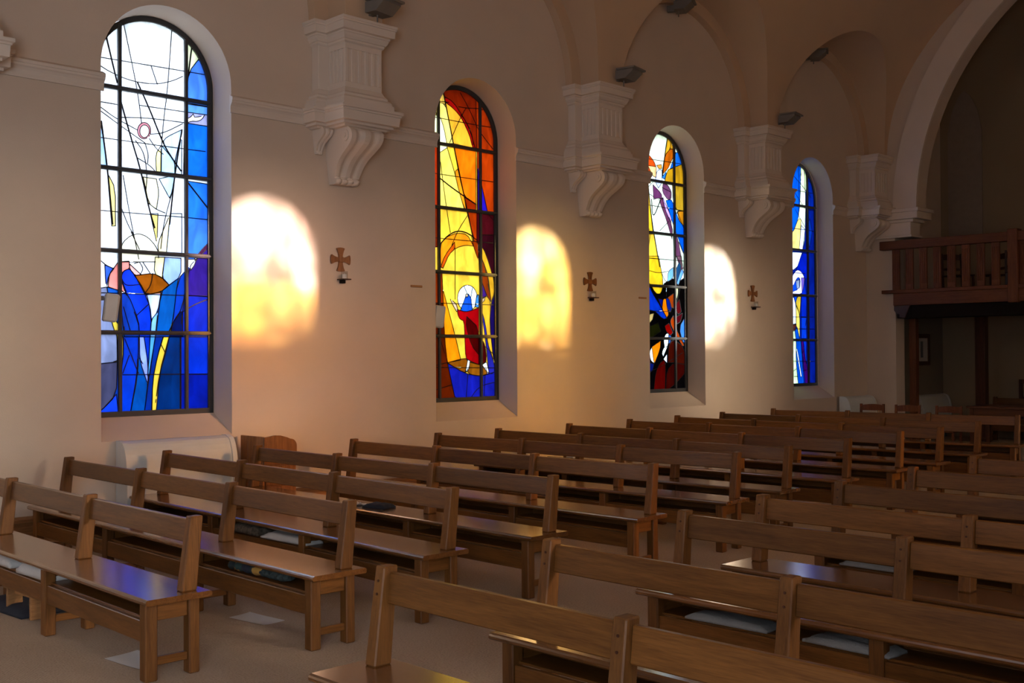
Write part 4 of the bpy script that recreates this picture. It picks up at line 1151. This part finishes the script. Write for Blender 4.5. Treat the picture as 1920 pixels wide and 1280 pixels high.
for x, y, lb in ((16.25, -1.03, 'leftmost wooden chair behind the farthest left bench, its back just showing'), (16.25, -1.62, 'middle wooden chair behind the farthest left bench'), (16.3, -2.25, 'wooden chair behind the farthest left bench, next to the long table')): chair(x, y, .12, lb, W_RED_Z, sc=.955)
r = empty('long_table', (16.55, -2.62, 0)); tag(r, 'long dark wooden table behind the farthest left bench', 'table')
b = MB(); b.box(-.35, .35, -2.0, 0, .80, .835, .005); b.build('table_top', W_DARK_Y, r)
b = MB(); b.box(-.3, -.27, -1.92, -.08, .70, .80, .004); b.box(.27, .3, -1.92, -.08, .70, .80, .004); b.build('apron', W_DARK_Y, r)
for sx_ in (-.29, .29):
    for sy in (-.07, -1.93): b = MB(); b.box(sx_-.03, sx_+.03, sy-.03, sy+.03, 0, .80, .004); b.build('leg', W_DARK, r)

# ---------------------------------------------------------------- balcony under the end arch
r = empty('balcony', (18.12, -.33, 0)); tag(r, 'dark wooden gallery with flat fluted balusters inside the end arch', 'balcony')
BX0, BX1 = 18.12, 18.24
def bp(name, x0, x1, y0, y1, z0, z1, mat, par=r, c=.006): return mk(name, *cbox(x0-18.12, x1-18.12, y0+.33, y1+.33, z0, z1, c), mat, par)
bp('handrail', BX0-.03, BX1+.0, -9.9, -.33, 3.41, 3.56, W_RED); bp('bottom_rail', BX0-.03, BX1, -9.9, -.36, 2.65, 2.71, W_RED)
bp('fascia', BX0, BX1, -9.9, -.56, 2.44, 2.65, W_RED)
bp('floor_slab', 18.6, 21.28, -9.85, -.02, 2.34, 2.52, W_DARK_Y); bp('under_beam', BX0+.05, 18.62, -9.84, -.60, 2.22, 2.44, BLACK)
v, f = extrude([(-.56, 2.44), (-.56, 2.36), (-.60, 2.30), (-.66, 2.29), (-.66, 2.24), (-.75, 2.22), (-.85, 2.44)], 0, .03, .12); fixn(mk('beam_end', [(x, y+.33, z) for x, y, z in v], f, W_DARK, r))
bys = [-.60-.243*k for k in range(8)]
for p_ in (-2.60, -4.75, -6.9):
    bp('newel_post', BX0-.05, BX1+.01, p_-.08, p_+.08, 2.42, 3.60, W_RED_Z)
for base_ in (0, -2.15, -4.3):
    for k in range(8):
        y = -.60-.243*k+base_
        q_ = bp('baluster', BX0+.03, BX0+.062, y-.068, y+.068, 2.71, 3.41, W_RED_Z, c=.004)
        b = MB()
        for j in range(4): b.box(BX0+.022-18.12, BX0+.031-18.12, y+.33-.06+j*.033, y+.33-.04+j*.033, 2.80, 3.34, .003)
        b.build('flute', W_RED_Z, q_)
bp('support_post', 18.58, 18.70, -.74, -.62, 0, 2.34, W_RED_Z); bp('support_post', 20.2, 20.36, -1.28, -1.10, 0, 2.34, W_DARK)
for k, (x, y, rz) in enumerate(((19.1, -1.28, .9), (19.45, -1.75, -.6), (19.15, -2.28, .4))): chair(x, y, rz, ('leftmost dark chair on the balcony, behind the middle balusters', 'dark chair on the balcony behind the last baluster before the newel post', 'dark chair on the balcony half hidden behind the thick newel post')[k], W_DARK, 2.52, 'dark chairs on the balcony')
# lancet niche in the wall above the balcony, framed picture, bench and panel under the balcony
pts = [(-.33, 0), (-.33, 2.0), (-.25, 2.4), (-.12, 2.68), (0, 2.8), (.12, 2.68), (.25, 2.4), (.33, 2.0), (.33, 0)]
v, f = extrude(pts, 0, -.03, 0); o = struct(fixn(mk('trim_3', v, f, plain('niche', (.30, .22, .16), .9)))); o.location = (21.29, -.50, 3.9)
r = empty('framed_picture', (20.42, -.004, 1.68)); tag(r, 'small framed picture on the dark wall beneath the balcony', 'picture')
b = MB()
for x0, x1, z0, z1 in ((-.28, -.2, -.3, .3), (.2, .28, -.3, .3), (-.2, .2, .22, .3), (-.2, .2, -.3, -.22)): b.box(x0, x1, -.03, 0, z0, z1, .004)
b.build('frame', W_DARK, r); b = MB(); b.box(-.2, .2, -.012, -.002, -.22, .22, .001); b.build('mount', PAPER, r)
b = MB(); b.box(-.1, .0, -.016, -.012, -.15, .16, .001); b.build('print', plain('print', (.12, .12, .13), .6), r)
bench(20.75, -1.25, 3.4, 0, 'dark bench against the back wall beneath the balcony', 'benches beneath the balcony')
r = empty('dark_rack', (21.0, -1.6, 0)); tag(r, 'dark wooden rack with two rails against the back wall beneath the balcony', 'rack')
for y in (0, -2.4): b = MB(); b.box(0, .06, y-.03, y+.03, 0, 1.12, .004); b.build('upright', W_DARK, r)
for z in (.72, 1.04): b = MB(); b.box(.01, .05, -2.4, 0, z, z+.08, .004); b.build('rail', W_DARK_Y, r)
bpy.context.view_layer.update()
